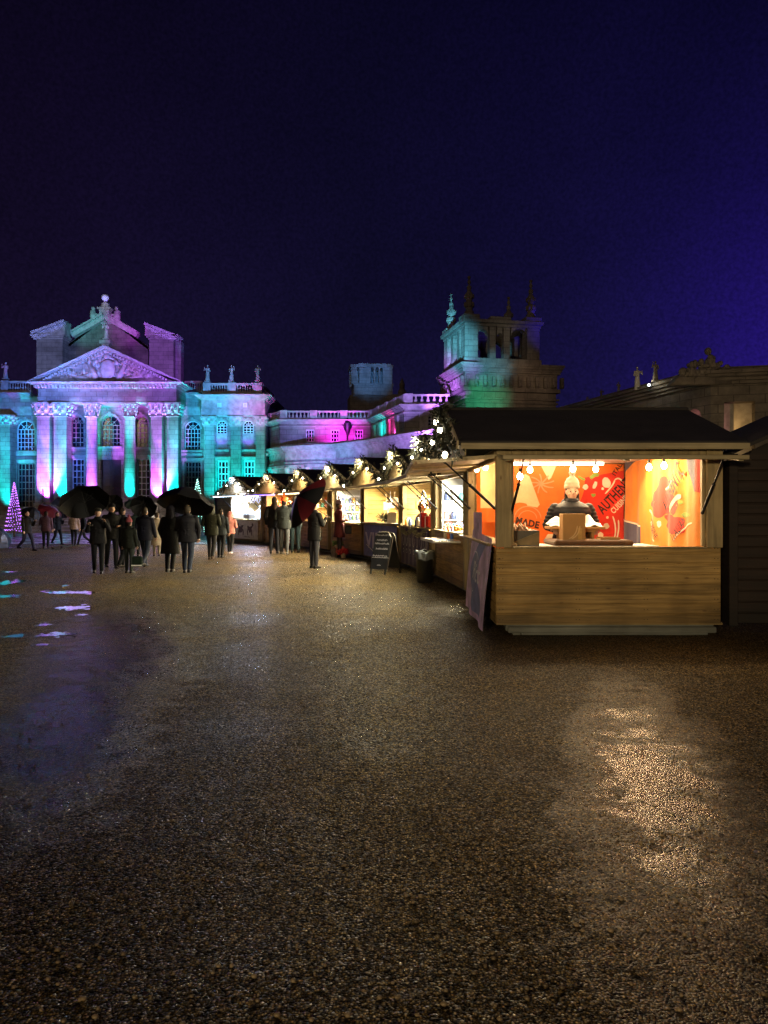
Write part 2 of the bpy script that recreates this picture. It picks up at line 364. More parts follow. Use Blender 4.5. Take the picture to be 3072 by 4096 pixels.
# ---------------------------------------------------------------- ground
def ground_mat():
    m,nt,b=mat_new('wet_gravel');L=nt.links
    g=nd(nt,'ShaderNodeNewGeometry');P=g.outputs['Position']
    v=nd(nt,'ShaderNodeTexVoronoi');v.inputs['Scale'].default_value=105;L.new(P,v.inputs['Vector'])
    vf=nd(nt,'ShaderNodeTexVoronoi');vf.inputs['Scale'].default_value=38;L.new(P,vf.inputs['Vector'])
    sx=nd(nt,'ShaderNodeSeparateXYZ');L.new(v.outputs['Color'],sx.inputs[0])
    r=nd(nt,'ShaderNodeValToRGB');cr=r.color_ramp;cr.interpolation='LINEAR'
    cr.elements[0].color=(.022,.012,.003,1);cr.elements[1].color=(.95,.70,.32,1)  # palest stones brightened in colour to stand in for wet sparkle
    e=cr.elements.new(.45);e.color=(.225,.158,.055,1);e=cr.elements.new(.86);e.color=(.42,.30,.11,1)
    L.new(sx.outputs[0],r.inputs['Fac'])
    # broad damp patches
    n=nd(nt,'ShaderNodeTexNoise');n.inputs['Scale'].default_value=.42;n.inputs['Detail'].default_value=6;n.inputs['Roughness'].default_value=.6;L.new(P,n.inputs['Vector'])
    pr=nd(nt,'ShaderNodeValToRGB');pr.color_ramp.elements[0].position=.38;pr.color_ramp.elements[0].color=(.45,.42,.4,1);pr.color_ramp.elements[1].position=.62;pr.color_ramp.elements[1].color=(1.1,1.05,1,1)
    L.new(n.outputs['Fac'],pr.inputs['Fac'])
    n4=nd(nt,'ShaderNodeTexNoise');n4.inputs['Scale'].default_value=7;n4.inputs['Detail'].default_value=5;L.new(P,n4.inputs['Vector'])
    p4=nd(nt,'ShaderNodeMapRange');p4.inputs['From Min'].default_value=.3;p4.inputs['From Max'].default_value=.7;p4.inputs['To Min'].default_value=.55;p4.inputs['To Max'].default_value=1.3;L.new(n4.outputs['Fac'],p4.inputs['Value'])
    mx=nd(nt,'ShaderNodeMix',data_type='RGBA',blend_type='MULTIPLY');mx.inputs['Factor'].default_value=1
    L.new(r.outputs[0],mx.inputs['A']);L.new(pr.outputs[0],mx.inputs['B'])
    mxx=nd(nt,'ShaderNodeVectorMath',operation='SCALE');L.new(mx.outputs['Result'],mxx.inputs[0]);L.new(p4.outputs[0],mxx.inputs['Scale'])
    gp=nd(nt,'ShaderNodeMapRange');gp.inputs['From Min'].default_value=.12;gp.inputs['From Max'].default_value=.62;gp.inputs['To Min'].default_value=1.25;gp.inputs['To Max'].default_value=.12;L.new(v.outputs['Distance'],gp.inputs['Value'])
    n8=nd(nt,'ShaderNodeTexNoise');n8.inputs['Scale'].default_value=34;n8.inputs['Detail'].default_value=3;L.new(P,n8.inputs['Vector'])
    p8=nd(nt,'ShaderNodeMapRange');p8.inputs['From Min'].default_value=.34;p8.inputs['From Max'].default_value=.66;p8.inputs['To Min'].default_value=.12;p8.inputs['To Max'].default_value=2.0;L.new(n8.outputs['Fac'],p8.inputs['Value'])
    m8=nd(nt,'ShaderNodeVectorMath',operation='SCALE');L.new(mxx.outputs[0],m8.inputs[0]);L.new(p8.outputs[0],m8.inputs['Scale'])
    mg=nd(nt,'ShaderNodeVectorMath',operation='SCALE');L.new(m8.outputs[0],mg.inputs[0]);L.new(gp.outputs[0],mg.inputs['Scale']);L.new(mg.outputs[0],b.inputs['Base Color'])
    rr=nd(nt,'ShaderNodeMapRange');rr.inputs['To Min'].default_value=.30;rr.inputs['To Max'].default_value=.85;L.new(sx.outputs[1],rr.inputs['Value'])
    # wetter where the broad noise is low
    rm=nd(nt,'ShaderNodeMapRange');rm.inputs['From Min'].default_value=.38;rm.inputs['From Max'].default_value=.6;rm.inputs['To Min'].default_value=.7;rm.inputs['To Max'].default_value=1.1;L.new(n.outputs['Fac'],rm.inputs['Value'])
    rgh=nd(nt,'ShaderNodeMath',operation='MULTIPLY');L.new(rr.outputs[0],rgh.inputs[0]);L.new(rm.outputs[0],rgh.inputs[1])
    sr=nd(nt,'ShaderNodeValToRGB');sr.color_ramp.elements[0].position=.74;sr.color_ramp.elements[0].color=(.03,.03,.03,1);sr.color_ramp.elements[1].position=.93;sr.color_ramp.elements[1].color=(1,1,1,1)
    L.new(sx.outputs[2],sr.inputs['Fac'])
    b.inputs['Specular Tint'].default_value=(1,.93,.80,1)
    h=nd(nt,'ShaderNodeMath',operation='SUBTRACT');h.inputs[0].default_value=.6;L.new(v.outputs['Distance'],h.inputs[1])
    h2=nd(nt,'ShaderNodeMath',operation='SUBTRACT');h2.inputs[0].default_value=.6;L.new(vf.outputs['Distance'],h2.inputs[1])
    h3=nd(nt,'ShaderNodeMath',operation='MULTIPLY');h3.inputs[1].default_value=.8;L.new(h2.outputs[0],h3.inputs[0])
    h4=nd(nt,'ShaderNodeMath',operation='ADD');L.new(h.outputs[0],h4.inputs[0]);L.new(h3.outputs[0],h4.inputs[1])
    bp=nd(nt,'ShaderNodeBump');bp.inputs['Strength'].default_value=1;bp.inputs['Distance'].default_value=.018;L.new(h4.outputs[0],bp.inputs['Height'])
    L.new(bp.outputs['Normal'],b.inputs['Normal'])
    # waterlogged places where the fines have sealed and the stones stand less proud
    tot=None
    for (cx,cy_,rx,ry,ro) in((1.52,4.35,.52,2.6,-14),(-3.1,8.6,.9,3.6,17),(-2.35,5.7,.62,2.1,20),(1.45,11.9,.7,1.3,0)):
        mp=nd(nt,'ShaderNodeMapping',vector_type='TEXTURE');mp.inputs['Location'].default_value=(cx,cy_,0);mp.inputs['Scale'].default_value=(rx,ry,1);mp.inputs['Rotation'].default_value=(0,0,R(ro));L.new(P,mp.inputs['Vector'])
        ln=nd(nt,'ShaderNodeVectorMath',operation='LENGTH');L.new(mp.outputs[0],ln.inputs[0])
        a=nd(nt,'ShaderNodeMapRange');a.inputs['From Min'].default_value=.0;a.inputs['From Max'].default_value=1.3;a.inputs['To Min'].default_value=1;a.inputs['To Max'].default_value=0;L.new(ln.outputs['Value'],a.inputs['Value'])
        if tot is None: tot=a.outputs[0]
        else:
            q=nd(nt,'ShaderNodeMath',operation='MAXIMUM');L.new(tot,q.inputs[0]);L.new(a.outputs[0],q.inputs[1]);tot=q.outputs[0]
    n5=nd(nt,'ShaderNodeTexNoise');n5.inputs['Scale'].default_value=3.2;n5.inputs['Detail'].default_value=7;n5.inputs['Roughness'].default_value=.7;L.new(P,n5.inputs['Vector'])
    q=nd(nt,'ShaderNodeMath',operation='MULTIPLY_ADD');q.inputs[1].default_value=.62;L.new(tot,q.inputs[0]);L.new(n5.outputs['Fac'],q.inputs[2])
    wm=nd(nt,'ShaderNodeMapRange');wm.inputs['From Min'].default_value=.60;wm.inputs['From Max'].default_value=.98;L.new(q.outputs[0],wm.inputs['Value'])
    st=nd(nt,'ShaderNodeMapRange');st.inputs['To Min'].default_value=1;st.inputs['To Max'].default_value=.20;L.new(wm.outputs[0],st.inputs['Value']);L.new(st.outputs[0],bp.inputs['Strength'])
    rq=nd(nt,'ShaderNodeMath',operation='MULTIPLY');s3=nd(nt,'ShaderNodeMapRange');s3.inputs['To Min'].default_value=1;s3.inputs['To Max'].default_value=.28;L.new(wm.outputs[0],s3.inputs['Value'])
    L.new(rgh.outputs[0],rq.inputs[0]);L.new(s3.outputs[0],rq.inputs[1]);L.new(rq.outputs[0],b.inputs['Roughness'])
    sm=nd(nt,'ShaderNodeMix',data_type='FLOAT');L.new(wm.outputs[0],sm.inputs[0]);L.new(sr.outputs[0],sm.inputs[2]);sm.inputs[3].default_value=.95;L.new(sm.outputs[0],b.inputs['Specular IOR Level'])
    return m
M['gravel']=ground_mat()
gm=MB();gm.grid(lambda u,v:(-500+1000*u,-60+1100*v,0),8,8)
obj('ground',gm,M['gravel'],label='wet gravel ground of the great court',kind='structure')

def paving_mat():
    m,nt,b=mat_new('wet_paving');L=nt.links
    g=nd(nt,'ShaderNodeNewGeometry')
    br=nd(nt,'ShaderNodeTexBrick');br.inputs['Scale'].default_value=1;br.inputs['Brick Width'].default_value=.9;br.inputs['Row Height'].default_value=.6;br.inputs['Mortar Size'].default_value=.012
    br.inputs['Color1'].default_value=(.12,.11,.12,1);br.inputs['Color2'].default_value=(.2,.18,.19,1);br.inputs['Mortar'].default_value=(.04,.04,.04,1)
    L.new(g.outputs['Position'],br.inputs['Vector']);L.new(br.outputs['Color'],b.inputs['Base Color'])
    n=nd(nt,'ShaderNodeTexNoise');n.inputs['Scale'].default_value=1.1;n.inputs['Detail'].default_value=6;L.new(g.outputs['Position'],n.inputs['Vector'])
    rr=nd(nt,'ShaderNodeMapRange');rr.inputs['From Min'].default_value=.35;rr.inputs['From Max'].default_value=.6;rr.inputs['To Min'].default_value=.06;rr.inputs['To Max'].default_value=.45;L.new(n.outputs['Fac'],rr.inputs['Value'])
    L.new(rr.outputs[0],b.inputs['Roughness'])
    bp=nd(nt,'ShaderNodeBump');bp.inputs['Strength'].default_value=.25;bp.inputs['Distance'].default_value=.01;L.new(n.outputs['Fac'],bp.inputs['Height']);L.new(bp.outputs['Normal'],b.inputs['Normal'])
    return m
M['paving']=paving_mat()
pv=MB();pv.add([(-45,33.2,.02),(-7.0,33.2,.02),(-7.0,60,.02),(-45,60,.02)],[(0,1,2,3)])
pv.box(-45,-7.0,33.05,33.2,0,.024)
obj('paving',pv,M['paving'],label='wet stone forecourt paving before the steps',kind='structure')

def puddle_mat():
    m,nt,b=mat_new('rain_water');L=nt.links
    b.inputs['Base Color'].default_value=(.012,.010,.010,1);b.inputs['Roughness'].default_value=.045
    b.inputs['Specular IOR Level'].default_value=.9
    g=nd(nt,'ShaderNodeNewGeometry');n=nd(nt,'ShaderNodeTexNoise');n.inputs['Scale'].default_value=26;n.inputs['Detail'].default_value=2;L.new(g.outputs['Position'],n.inputs['Vector'])
    bp=nd(nt,'ShaderNodeBump');bp.inputs['Strength'].default_value=.18;bp.inputs['Distance'].default_value=.004;L.new(n.outputs['Fac'],bp.inputs['Height']);L.new(bp.outputs['Normal'],b.inputs['Normal'])
    return m
M['water']=puddle_mat()
random.seed(4)
def puddle(px,py,wpx,hpx,seed,broken=0):
    D=GD(py);cx=WX(px,D);rx=wpx/2/F*D
    d0=GD(py-hpx/2);d1=GD(py+hpx/2);ry=abs(d0-d1)/2;cyy=(d0+d1)/2
    mb=MB();n=72;pts=[]
    for k in range(n):
        a=2*math.pi*k/n
        q=Vector((math.cos(a)*1.7,math.sin(a)*1.7,seed*3.1))
        rad=1+.55*mnoise.noise(q)+.42*mnoise.noise(q*3)+.25*mnoise.noise(q*8)
        pts.append((cx+rx*rad*math.cos(a),cyy+ry*rad*math.sin(a),.004))
    mb.add([(cx,cyy,.004)]+pts,[(0,1+k,1+(k+1)%n) for k in range(n)])
    for j in range(9):
        a=random.random()*6.28;q=random.uniform(1.05,1.7);sx_,sy_=rx*random.uniform(.06,.22),ry*random.uniform(.08,.3)
        c=(cx+rx*q*math.cos(a),cyy+ry*q*math.sin(a),.004+.0005*j)
        mb.add([c]+[(c[0]+sx_*(1+.3*math.sin(k*1.9+j))*math.cos(k*.5236),c[1]+sy_*(1+.3*math.sin(k*1.9+j))*math.sin(k*.5236),c[2]) for k in range(12)],[(0,1+k,1+(k+1)%12) for k in range(12)])
    return obj('puddle',mb,M['water'],kind='structure',label='shallow rain puddle on the gravel')
for i,(a,b_,c,d) in enumerate([(38,2329,110,22),(20,2386,130,16),(268,2371,190,15),(295,2432,140,22),(235,2537,150,26),(60,2545,90,14),
        (262,2343,24,7),(40,2288,50,5),(180,2500,60,12),(160,2580,70,12),(330,2460,40,8),(215,2193,90,9),(258,2187,60,6),(340,2188,40,5),(120,2197,60,5),(20,2192,60,6)]):
    puddle(a,b_,c*.85,d*.7,i+1)

# unseen spot added behind the camera to light the near stall front
lamp('near_stall_fill','SPOT',(-4.5,-9,2.5),4300,(1,.78,.42),(3.0,10,1.5),.25,26,1)

# sodden leaves and twigs scattered over the gravel
rnd=random.Random(77);k=MB()
for q in range(420):
    y=rnd.uniform(2.3,17)**1.0;x=rnd.uniform(-.55,.55)*y+rnd.uniform(-.4,.4)
    if x>1.2 and y>8.9: continue
    a=rnd.random()*6.28;s=rnd.uniform(.008,.024);c,d=math.cos(a)*s,math.sin(a)*s
    k.add([(x-c,y-d,.007),(x-d*.5,y+c*.5,.012+.01*rnd.random()),(x+c,y+d,.008),(x+d*.5,y-c*.5,.010)],[(0,1,2,3)])
obj('fallen_leaves',k,simple('sodden_leaf',(.035,.018,.008),.35,var=.6,scale=3),kind='stuff',label='dark sodden leaves scattered over the gravel')
k=MB()
for q in range(900):
    y=2.25+5.5*rnd.random()**1.3;x=rnd.uniform(-.55,.55)*y
    s=rnd.uniform(.004,.010);k.ball((x,y,s*.4),(s*rnd.uniform(.8,1.4),s,s*.75),6,4)
obj('loose_pebbles',k,simple('wet_pebble',(.22,.16,.09),.22,var=.8,scale=1.5),kind='stuff',label='loose wet pebbles lying proud of the gravel',smooth=True)
# ---------------------------------------------------------------- palace pieces
def wall_open(mb,x0,x1,z0,z1,y,th,ops):
    xs=sorted({x0,x1}|{o[0] for o in ops}|{o[1] for o in ops})
    for a,b_ in zip(xs,xs[1:]):
        mid=(a+b_)/2
        zs=sorted([(o[2],o[3]) for o in ops if o[0]<=mid<=o[1]])
        z=z0
        for p,q in zs:
            if p>z: mb.box(a,b_,y,y+th,z,p)
            z=q
        if z<z1: mb.box(a,b_,y,y+th,z,z1)
    for o in ops:
        if len(o)>4 and o[4]:
            r=(o[1]-o[0])/2;cx=(o[0]+o[1])/2;zc=o[3]-r
            for s in(-1,1):
                arc=[(cx+s*r*math.cos(t*math.pi/16),zc+r*math.sin(t*math.pi/16)) for t in range(9)]
                poly=arc+[(cx+s*r,o[3])]
                if s>0: poly=poly
                else: poly=poly[::-1]
                mb.prism(poly[::-1],y+.003,y+th-.003)
def window(parent,x0,x1,z0,z1,y,nx,nz,arch=False,fm='frame',gm='glass',bw=.05,surround=True,Mt=None):
    f=MB();f.M=Mt;r=(x1-x0)/2;cx=(x0+x1)/2;zt=z1-r if arch else z1
    e=bw*1.4
    f.box(x0,x0+e,y,y+.07,z0,zt);f.box(x1-e,x1,y,y+.07,z0,zt);f.box(x0+e,x1-e,y,y+.07,z0,z0+e)
    if arch:
        pts=[(cx+(r-e/2)*math.cos(math.pi*t/14),y+.035,zt+(r-e/2)*math.sin(math.pi*t/14)) for t in range(15)]
        for a,b_ in zip(pts,pts[1:]): f.bar(a,b_,.07,e)
        f.box(x0+e,x1-e,y+.01,y+.06,zt-bw/2,zt+bw/2)
        for k in(1,2,3):
            t=math.pi*k/4;f.bar((cx,y+.035,zt),(cx+(r-e)*math.cos(t),y+.035,zt+(r-e)*math.sin(t)),.04,bw*.8)
        f.tube([(cx+r*.45*math.cos(math.pi*t/10),y+.035,zt+r*.45*math.sin(math.pi*t/10)) for t in range(11)],bw*.4,5)
    else: f.box(x0+e,x1-e,y,y+.07,z1-e,z1)
    for i in range(1,nx):
        x=x0+(x1-x0)*i/nx;f.box(x-bw/2,x+bw/2,y+.012,y+.058,z0+e,zt-(0 if arch else e))
    for i in range(1,nz):
        z=z0+(zt-z0)*i/nz;f.box(x0+e,x1-e,y+.016,y+.054,z-bw/2,z+bw/2)
    wo=obj('window',f,M[fm],parent)
    p=MB();p.M=Mt;p.box(x0+.01,x1-.01,y+.1,y+.12,z0,zt)
    if arch: p.prism([(cx+(r-.01)*math.cos(math.pi*t/12),zt+(r-.01)*math.sin(math.pi*t/12)) for t in range(12,-1,-1)],y+.1,y+.12)
    obj('pane',p,M[gm],wo);return wo
def surround(win,o,y,arch,w=.16,d=.09,lintel=True,sill=True):
    m=MB()
    if arch: arch_trim(m,o[0],o[1],o[3],y,w,d)
    else:
        for xa,xb in((o[0]-w,o[0]),(o[1],o[1]+w)): m.box(xa,xb,y-d,y,o[2],o[3])
        m.box(o[0]-w-.06,o[1]+w+.06,y-d-.04,y,o[3],o[3]+.2);m.box(o[0]-w-.12,o[1]+w+.12,y-d-.12,y,o[3]+.2,o[3]+.28)
    obj('surround',m,M['plain_stone'],win)
    m=MB();m.box(o[0]-.2,o[1]+.2,y-.15,y,o[2]-.16,o[2]-.003);obj('sill',m,M['plain_stone'],win)
def arch_trim(mb,x0,x1,z1,y,w=.18,d=.08):
    r=(x1-x0)/2;cx=(x0+x1)/2;zt=z1-r
    pts=[(cx+(r+w/2)*math.cos(math.pi*t/14),y-d/2,zt+(r+w/2)*math.sin(math.pi*t/14)) for t in range(15)]
    for a,b_ in zip(pts,pts[1:]): mb.bar(a,b_,d,w)
    mb.bar((cx,y-d,z1-.05),(cx,y-d,z1+w*1.7),w*1.3,d)
def capital(mb,cx,cy,w,z0,z1,square):
    h=z1-z0;r=w*.5
    if square: mb.add([(cx-r,cy-r,z0),(cx+r,cy-r,z0),(cx+r,cy+r,z0),(cx-r,cy+r,z0),(cx-r*1.3,cy-r*1.3,z1-h*.14),(cx+r*1.3,cy-r*1.3,z1-h*.14),(cx+r*1.3,cy+r*1.3,z1-h*.14),(cx-r*1.3,cy+r*1.3,z1-h*.14)],[(3,2,1,0),(4,5,6,7),(0,1,5,4),(1,2,6,5),(2,3,7,6),(3,0,4,7)])
    else: mb.lathe([(r,z0),(r*.98,z0+h*.4),(r*1.15,z0+h*.7),(r*1.38,z1-h*.14)],(cx,cy,0),16)
    mb.box(cx-r*1.5,cx+r*1.5,cy-r*1.5,cy+r*1.5,z1-h*.14,z1)
    mb.box(cx-r*1.12,cx+r*1.12,cy-r*1.12,cy+r*1.12,z0-h*.05,z0)
    for row,(zz,out,n_) in enumerate([(z0+h*.22,1.16,8),(z0+h*.48,1.28,8),(z0+h*.74,1.42,8)]):
        for k in range(n_):
            a=2*math.pi*(k+.5*(row%2))/n_
            if square:
                t=max(abs(math.cos(a)),abs(math.sin(a)));x=cx+math.cos(a)/t*r*out;y=cy+math.sin(a)/t*r*out
            else: x=cx+math.cos(a)*r*out;y=cy+math.sin(a)*r*out
            mb.ball((x,y,zz),(r*.24,r*.24,h*.15),6,5)
            mb.ball((x+math.cos(a)*r*.14,y+math.sin(a)*r*.14,zz+h*.1),(r*.15,r*.15,h*.05),5,4)
def column(parent,name,px0,px1,D,zb,zt,zc,square,m='stone'):
    x0=WX(px0,D);x1=WX(px1,D);cx=(x0+x1)/2;w=x1-x0;cy=D+w/2
    s=MB()
    if square:
        s.bbox(x0,x1,D,D+w,zb,zt,.03)
    else:
        H=zt-zb;r=w/2
        s.lathe([(r,zb),(r,zb+H*.3),(r*.97,zb+H*.6),(r*.88,zt-.1),(r*.95,zt-.06),(r*.95,zt)],(cx,cy,0),28)
    o=obj(name,s,M[m],parent,smooth=not square,angle=40)
    c=MB();capital(c,cx,cy,w*(.9 if not square else 1),zt,zc,square);obj('capital',c,M['plain_stone'],o)
    b_=MB();b_.box(cx-w*.66,cx+w*.66,D-w*.16,D+w*1.16,zb-.3,zb);
    if square: b_.bbox(x0-w*.08,x1+w*.08,D-w*.08,D+w*1.08,zb,zb+.18,.05)
    else: b_.lathe([(w*.6,zb),(w*.64,zb+.09),(w*.6,zb+.17),(w*.54,zb+.22),(w*.57,zb+.3),(w*.5,zb+.36)],(cx,cy,0),24)
    obj('base',b_,M['plain_stone'],o);return o
def baluster_run(mb,p,q,z0,z1,n,th=.3,ped=True):
    p=Vector(p);q=Vector(q);d=(q-p);Ln=d.length;d.normalize();h=z1-z0
    for a,b_ in((z0,z0+h*.18),(z1-h*.17,z1)):
        mb.bar((p.x,p.y,(a+b_)/2),(q.x,q.y,(a+b_)/2),th,b_-a)
    for i in range(n):
        c=p+d*(Ln*(i+.5)/n);r=min(.11,Ln/n*.32)
        mb.lathe([(r*.7,z0+h*.18),(r,z0+h*.28),(r*.95,z0+h*.42),(r*.5,z0+h*.6),(r*.45,z0+h*.72),(r*.8,z1-h*.17)],(c.x,c.y,0),8,caps=False)
def cornice(mb,x0,x1,y0,y1,z0,z1,steps=4,over=.5,left=True,right=True):
    h=z1-z0
    for i in range(steps):
        o=over*(i+1)/steps
        mb.box(x0-(o if left else 0),x1+(o if right else 0),y0-o,y1,z0+h*i/steps,z0+h*(i+1)/steps-.004*(i<steps-1))
def statue(parent,c,H,seed,yaw=0,m='plain_stone',name='statue'):
    rnd=random.Random(seed);mb=MB();k=H/1.75
    mb.M=Matrix.Translation(c)@Matrix.Rotation(yaw,4,'Z')@Matrix.Scale(k,4)
    mb.lathe([(.26,0),(.24,.25),(.20,.6),(.17,.95),(.19,1.2),(.20,1.36),(.1,1.45),(.055,1.5)],(0,0,0),12,1,.8)
    for i in range(7):
        a=i*.9;mb.caps((.2*math.cos(a),.16*math.sin(a),.05),(.13*math.cos(a+.5),.1*math.sin(a+.5),1.1),.05,.03,6)
    mb.ball((0,-.01,1.62),(.085,.1,.12),10,8);mb.ball((0,.03,1.67),(.1,.1,.09),8,6)
    s=rnd.choice((-1,1))
    mb.caps((s*.2,0,1.36),(s*.36,-.08,1.12),.065,.05,8);mb.caps((s*.36,-.08,1.12),(s*.28,-.25,1.35+rnd.random()*.3),.05,.035,8)
    mb.caps((-s*.2,0,1.36),(-s*.27,-.03,1.05),.065,.05,8);mb.caps((-s*.27,-.03,1.05),(-s*.08,-.2,.95),.05,.035,8)
    mb.ball((-s*.05,-.2,.95),.055,8,6)
    mb.box(-.3,.3,-.26,.26,-.12,0)
    return obj(name,mb,M[m],parent,smooth=True,angle=50)

# ================================================================= the palace: central block
pal=empty('palace',(0,0,0),label='floodlit stone palace with a columned portico, carved pediment and flanking wings',cat='palace')
DF,DW,DP=58.0,60.8,59.0
zpl=WZ(2012,DF)+.0
# portico columns
for px0,px1,sq in((146,198,True),(214,266,True),(336,382,False),(489,535,False),(602,648,True),(667,713,True)):
    column(pal,'portico_column',px0,px1,DF,zpl,WZ(1664,DF),WZ(1610,DF),sq)
# entablature
e=MB();zf0,zf1=WZ(1610,DF),WZ(1555,DF)
e.box(WX(152,DF),WX(705,DF),DF,DW,zf0,zf0+(zf1-zf0)*.22)
e.box(WX(151,DF),WX(706,DF),DF-.05,DW,zf0+(zf1-zf0)*.22,zf0+(zf1-zf0)*.42)
e.box(WX(152,DF),WX(705,DF),DF,DW,zf0+(zf1-zf0)*.42+.003,zf1)
obj('entablature',e,M['stone'],pal)
cz0,cz1=WZ(1555,DF),WZ(1530,DF)
cn=MB();cornice(cn,WX(146,DF),WX(708,DF),DF,DW+1,cz0+.25,cz1,3,.55)
cn.box(WX(146,DF),WX(708,DF),DF-.1,DW,cz0+.003,cz0+.25)
nd_=40
for i in range(nd_):
    x=WX(140,DF)+(WX(714,DF)-WX(140,DF))*(i+.5)/nd_;cn.box(x-.07,x+.07,DF-.38,DF-.1,cz0+.04,cz0+.24)
obj('cornice',cn,M['plain_stone'],pal)
# pediment
ax,az=WX(426,DF),WZ(1385,DF);bx0,bx1=WX(122,DF),WX(729,DF)
pd=MB();pd.prism([(bx0+.5,cz1),(bx1-.5,cz1),(ax,az-.25)],DF+.35,DW+.5)
ped=obj('pediment',pd,M['stone'],pal)
rk=MB()
for bx in(bx0,bx1):
    s=1 if bx<ax else -1
    nx,nz=(cz1-az)*1.0,(ax-bx)*s
    for (o0,o1,yy) in((0,.14,-.55),(.14,.30,-.4),(.30,.55,-.1)):
        poly=[(bx,cz1-o0*1.1+.04),(ax,az-o0),(ax,az-o1),(bx+s*.0,cz1-o1*1.1+.04)]
        poly=[(x,max(z,cz1+.002)) for x,z in poly]
        if s<0: poly=poly[::-1]
        rk.prism(poly[::-1],DF+yy,DW+.6)
    n_=24
    for i in range(n_):
        t=(i+.9)/(n_+1);x=bx+(ax-bx)*t;z=cz1+(az-cz1)*t-.36
        if z>cz1+.15: rk.box(x-.08,x+.08,DF-.36,DF-.08,z-.12,z+.05)
obj('raking_cornice',rk,M['plain_stone'],ped)
rl=MB();rnd=random.Random(7)
for i in range(190):
    t=rnd.random();x=bx0+1.7+(bx1-bx0-3.4)*t
    zt=cz1+(az-cz1)*(1-abs((x-ax)/((bx1-bx0)/2)))-.75
    if zt<cz1+.25: continue
    z=cz1+.15+rnd.random()*(zt-cz1-.1)
    a=rnd.random()*3.14;l=.15+.25*rnd.random()
    rl.caps((x-l*math.cos(a)*.6,DF+.30,z-l*math.sin(a)*.6),(x+l*math.cos(a),DF+.24,z+l*math.sin(a)),.07+.05*rnd.random(),.04,6)
    if i%4==0: rl.ball((x,DF+.25,z),(.16,.14,.2),8,6)
rl.ball((ax,DF+.2,cz1+1.05),(.62,.25,.75),14,10);rl.ball((ax,DF+.1,cz1+2.0),(.28,.2,.2),10,8)
for s in(-1,1):
    rl.caps((ax+s*.9,DF+.2,cz1+.4),(ax+s*1.3,DF+.15,cz1+1.3),.22,.18,10);rl.ball((ax+s*1.35,DF+.1,cz1+1.6),.18,8,6)
    rl.caps((ax+s*1.5,DF+.2,cz1+.3),(ax+s*2.6,DF+.2,cz1+.5),.2,.14,8);rl.caps((ax+s*2.2,DF+.2,cz1+.3),(ax+s*2.9,DF+.2,cz1+.9),.12,.2,8)
obj('carved_relief',rl,M['plain_stone'],ped,smooth=True)
# wall behind the columns, and wings in the same plane
def o_(px0,px1,py0,py1,arch=False,D=DW): return (WX(px0,D),WX(px1,D),WZ(py1,D),WZ(py0,D),arch)
hall_ops=[o_(281,334,1664,1789,True),o_(401,479,1661,1786,True),o_(538,591,1664,1789,True),o_(285,336,1835,2006),o_(401,485,1838,2012),o_(545,599,1835,2006)]
wing_r=[o_(734,799,1682,1800,True),o_(736,801,1846,1990)]
wing_l=[o_(60,133,1680,1803,True),o_(63,136,1852,2030)]
hw=MB();ztop=WZ(1585,DW)
wall_open(hw,WX(150,DW),WX(708,DW),0,WZ(1560,DF),DW,.7,hall_ops)
wall_open(hw,WX(708,DW),WX(820,DW),0,ztop,DW+.2,.7,wing_r)
wall_open(hw,WX(-260,DW),WX(150,DW),0,ztop,DW+.2,.7,wing_l+[o_(-200,-127,1680,1803,True),o_(-197,-124,1852,2030)])
hw.box(WX(-260,DW),WX(820,DW),DW+1.6,DW+6,0,ztop-.2)
obj('wall',hw,M['stone'],pal)
tr=MB()
for x0,x1 in((708,806),(-260,150)):
    tr.box(WX(x0,DW),WX(x1,DW),DW+.06,DW+.2,WZ(1822,DW),WZ(1812,DW))
obj('string_course',tr,M['plain_stone'],pal)
for i,o in enumerate(hall_ops):
    if i==4: continue
    w_=window(pal,o[0],o[1],o[2],o[3],DW+.25,3 if i in(0,2,3,5) else 5,5 if i<3 else 7,o[4],'frame_dull' if i<3 else 'frame',bw=.05);surround(w_,o,DW,o[4])
for o in wing_r+wing_l:
    w_=window(pal,o[0],o[1],o[2],o[3],DW+.4,5,5 if o[4] else 7,o[4],'frame' if o[4] else 'frame_dull',bw=.05);surround(w_,o,DW+.2,o[4])
o=hall_ops[4];d=MB()
d.box(o[0],o[1],DW+.35,DW+.42,o[2],o[3])
for ix in range(2):
    for iz in range(3):
        xa=o[0]+.1+ix*(o[1]-o[0])/2;za=o[2]+.15+iz*(o[3]-o[2])/3
        d.bbox(xa,xa+(o[1]-o[0])/2-.2,DW+.3,DW+.352,za,za+(o[3]-o[2])/3-.25,.03)
dd=obj('door',d,M['door'],pal);h=MB();h.ball(((o[0]+o[1])/2+.12,DW+.27,o[2]+1.2),.05);obj('handle',h,M['chrome'],dd)
# wing cornices and balustrades
for (px0,px1) in((-260,122),(729,800)):
    c=MB();x0,x1=WX(px0,DW),WX(px1,DW)
    c.box(x0,x1,DW+.12,DW+.8,WZ(1660,DW),WZ(1625,DW));cornice(c,x0,x1,DW+.2,DW+2,WZ(1592,DW),WZ(1571,DW),4,.5,False,False)
    obj('cornice',c,M['plain_stone'],pal)
    b_=MB();z0,z1=WZ(1568,DW),WZ(1522,DW);y=DW+.35
    if px0<0:
        for pa,pb,n_ in((28,120,9),(-90,0,9),(-220,-115,9)): baluster_run(b_,(WX(pa,DW),y,0),(WX(pb,DW),y,0),z0,z1,n_)
        for pa,pb in((0,28),(-115,-90)): b_.bbox(WX(pa,DW),WX(pb,DW),y-.22,y+.22,z0,z1+.05,.02)
    else: baluster_run(b_,(WX(735,DW),y,0),(WX(806,DW),y,0),z0,z1,8)
    obj('balustrade',b_,M['plain_stone'],pal)
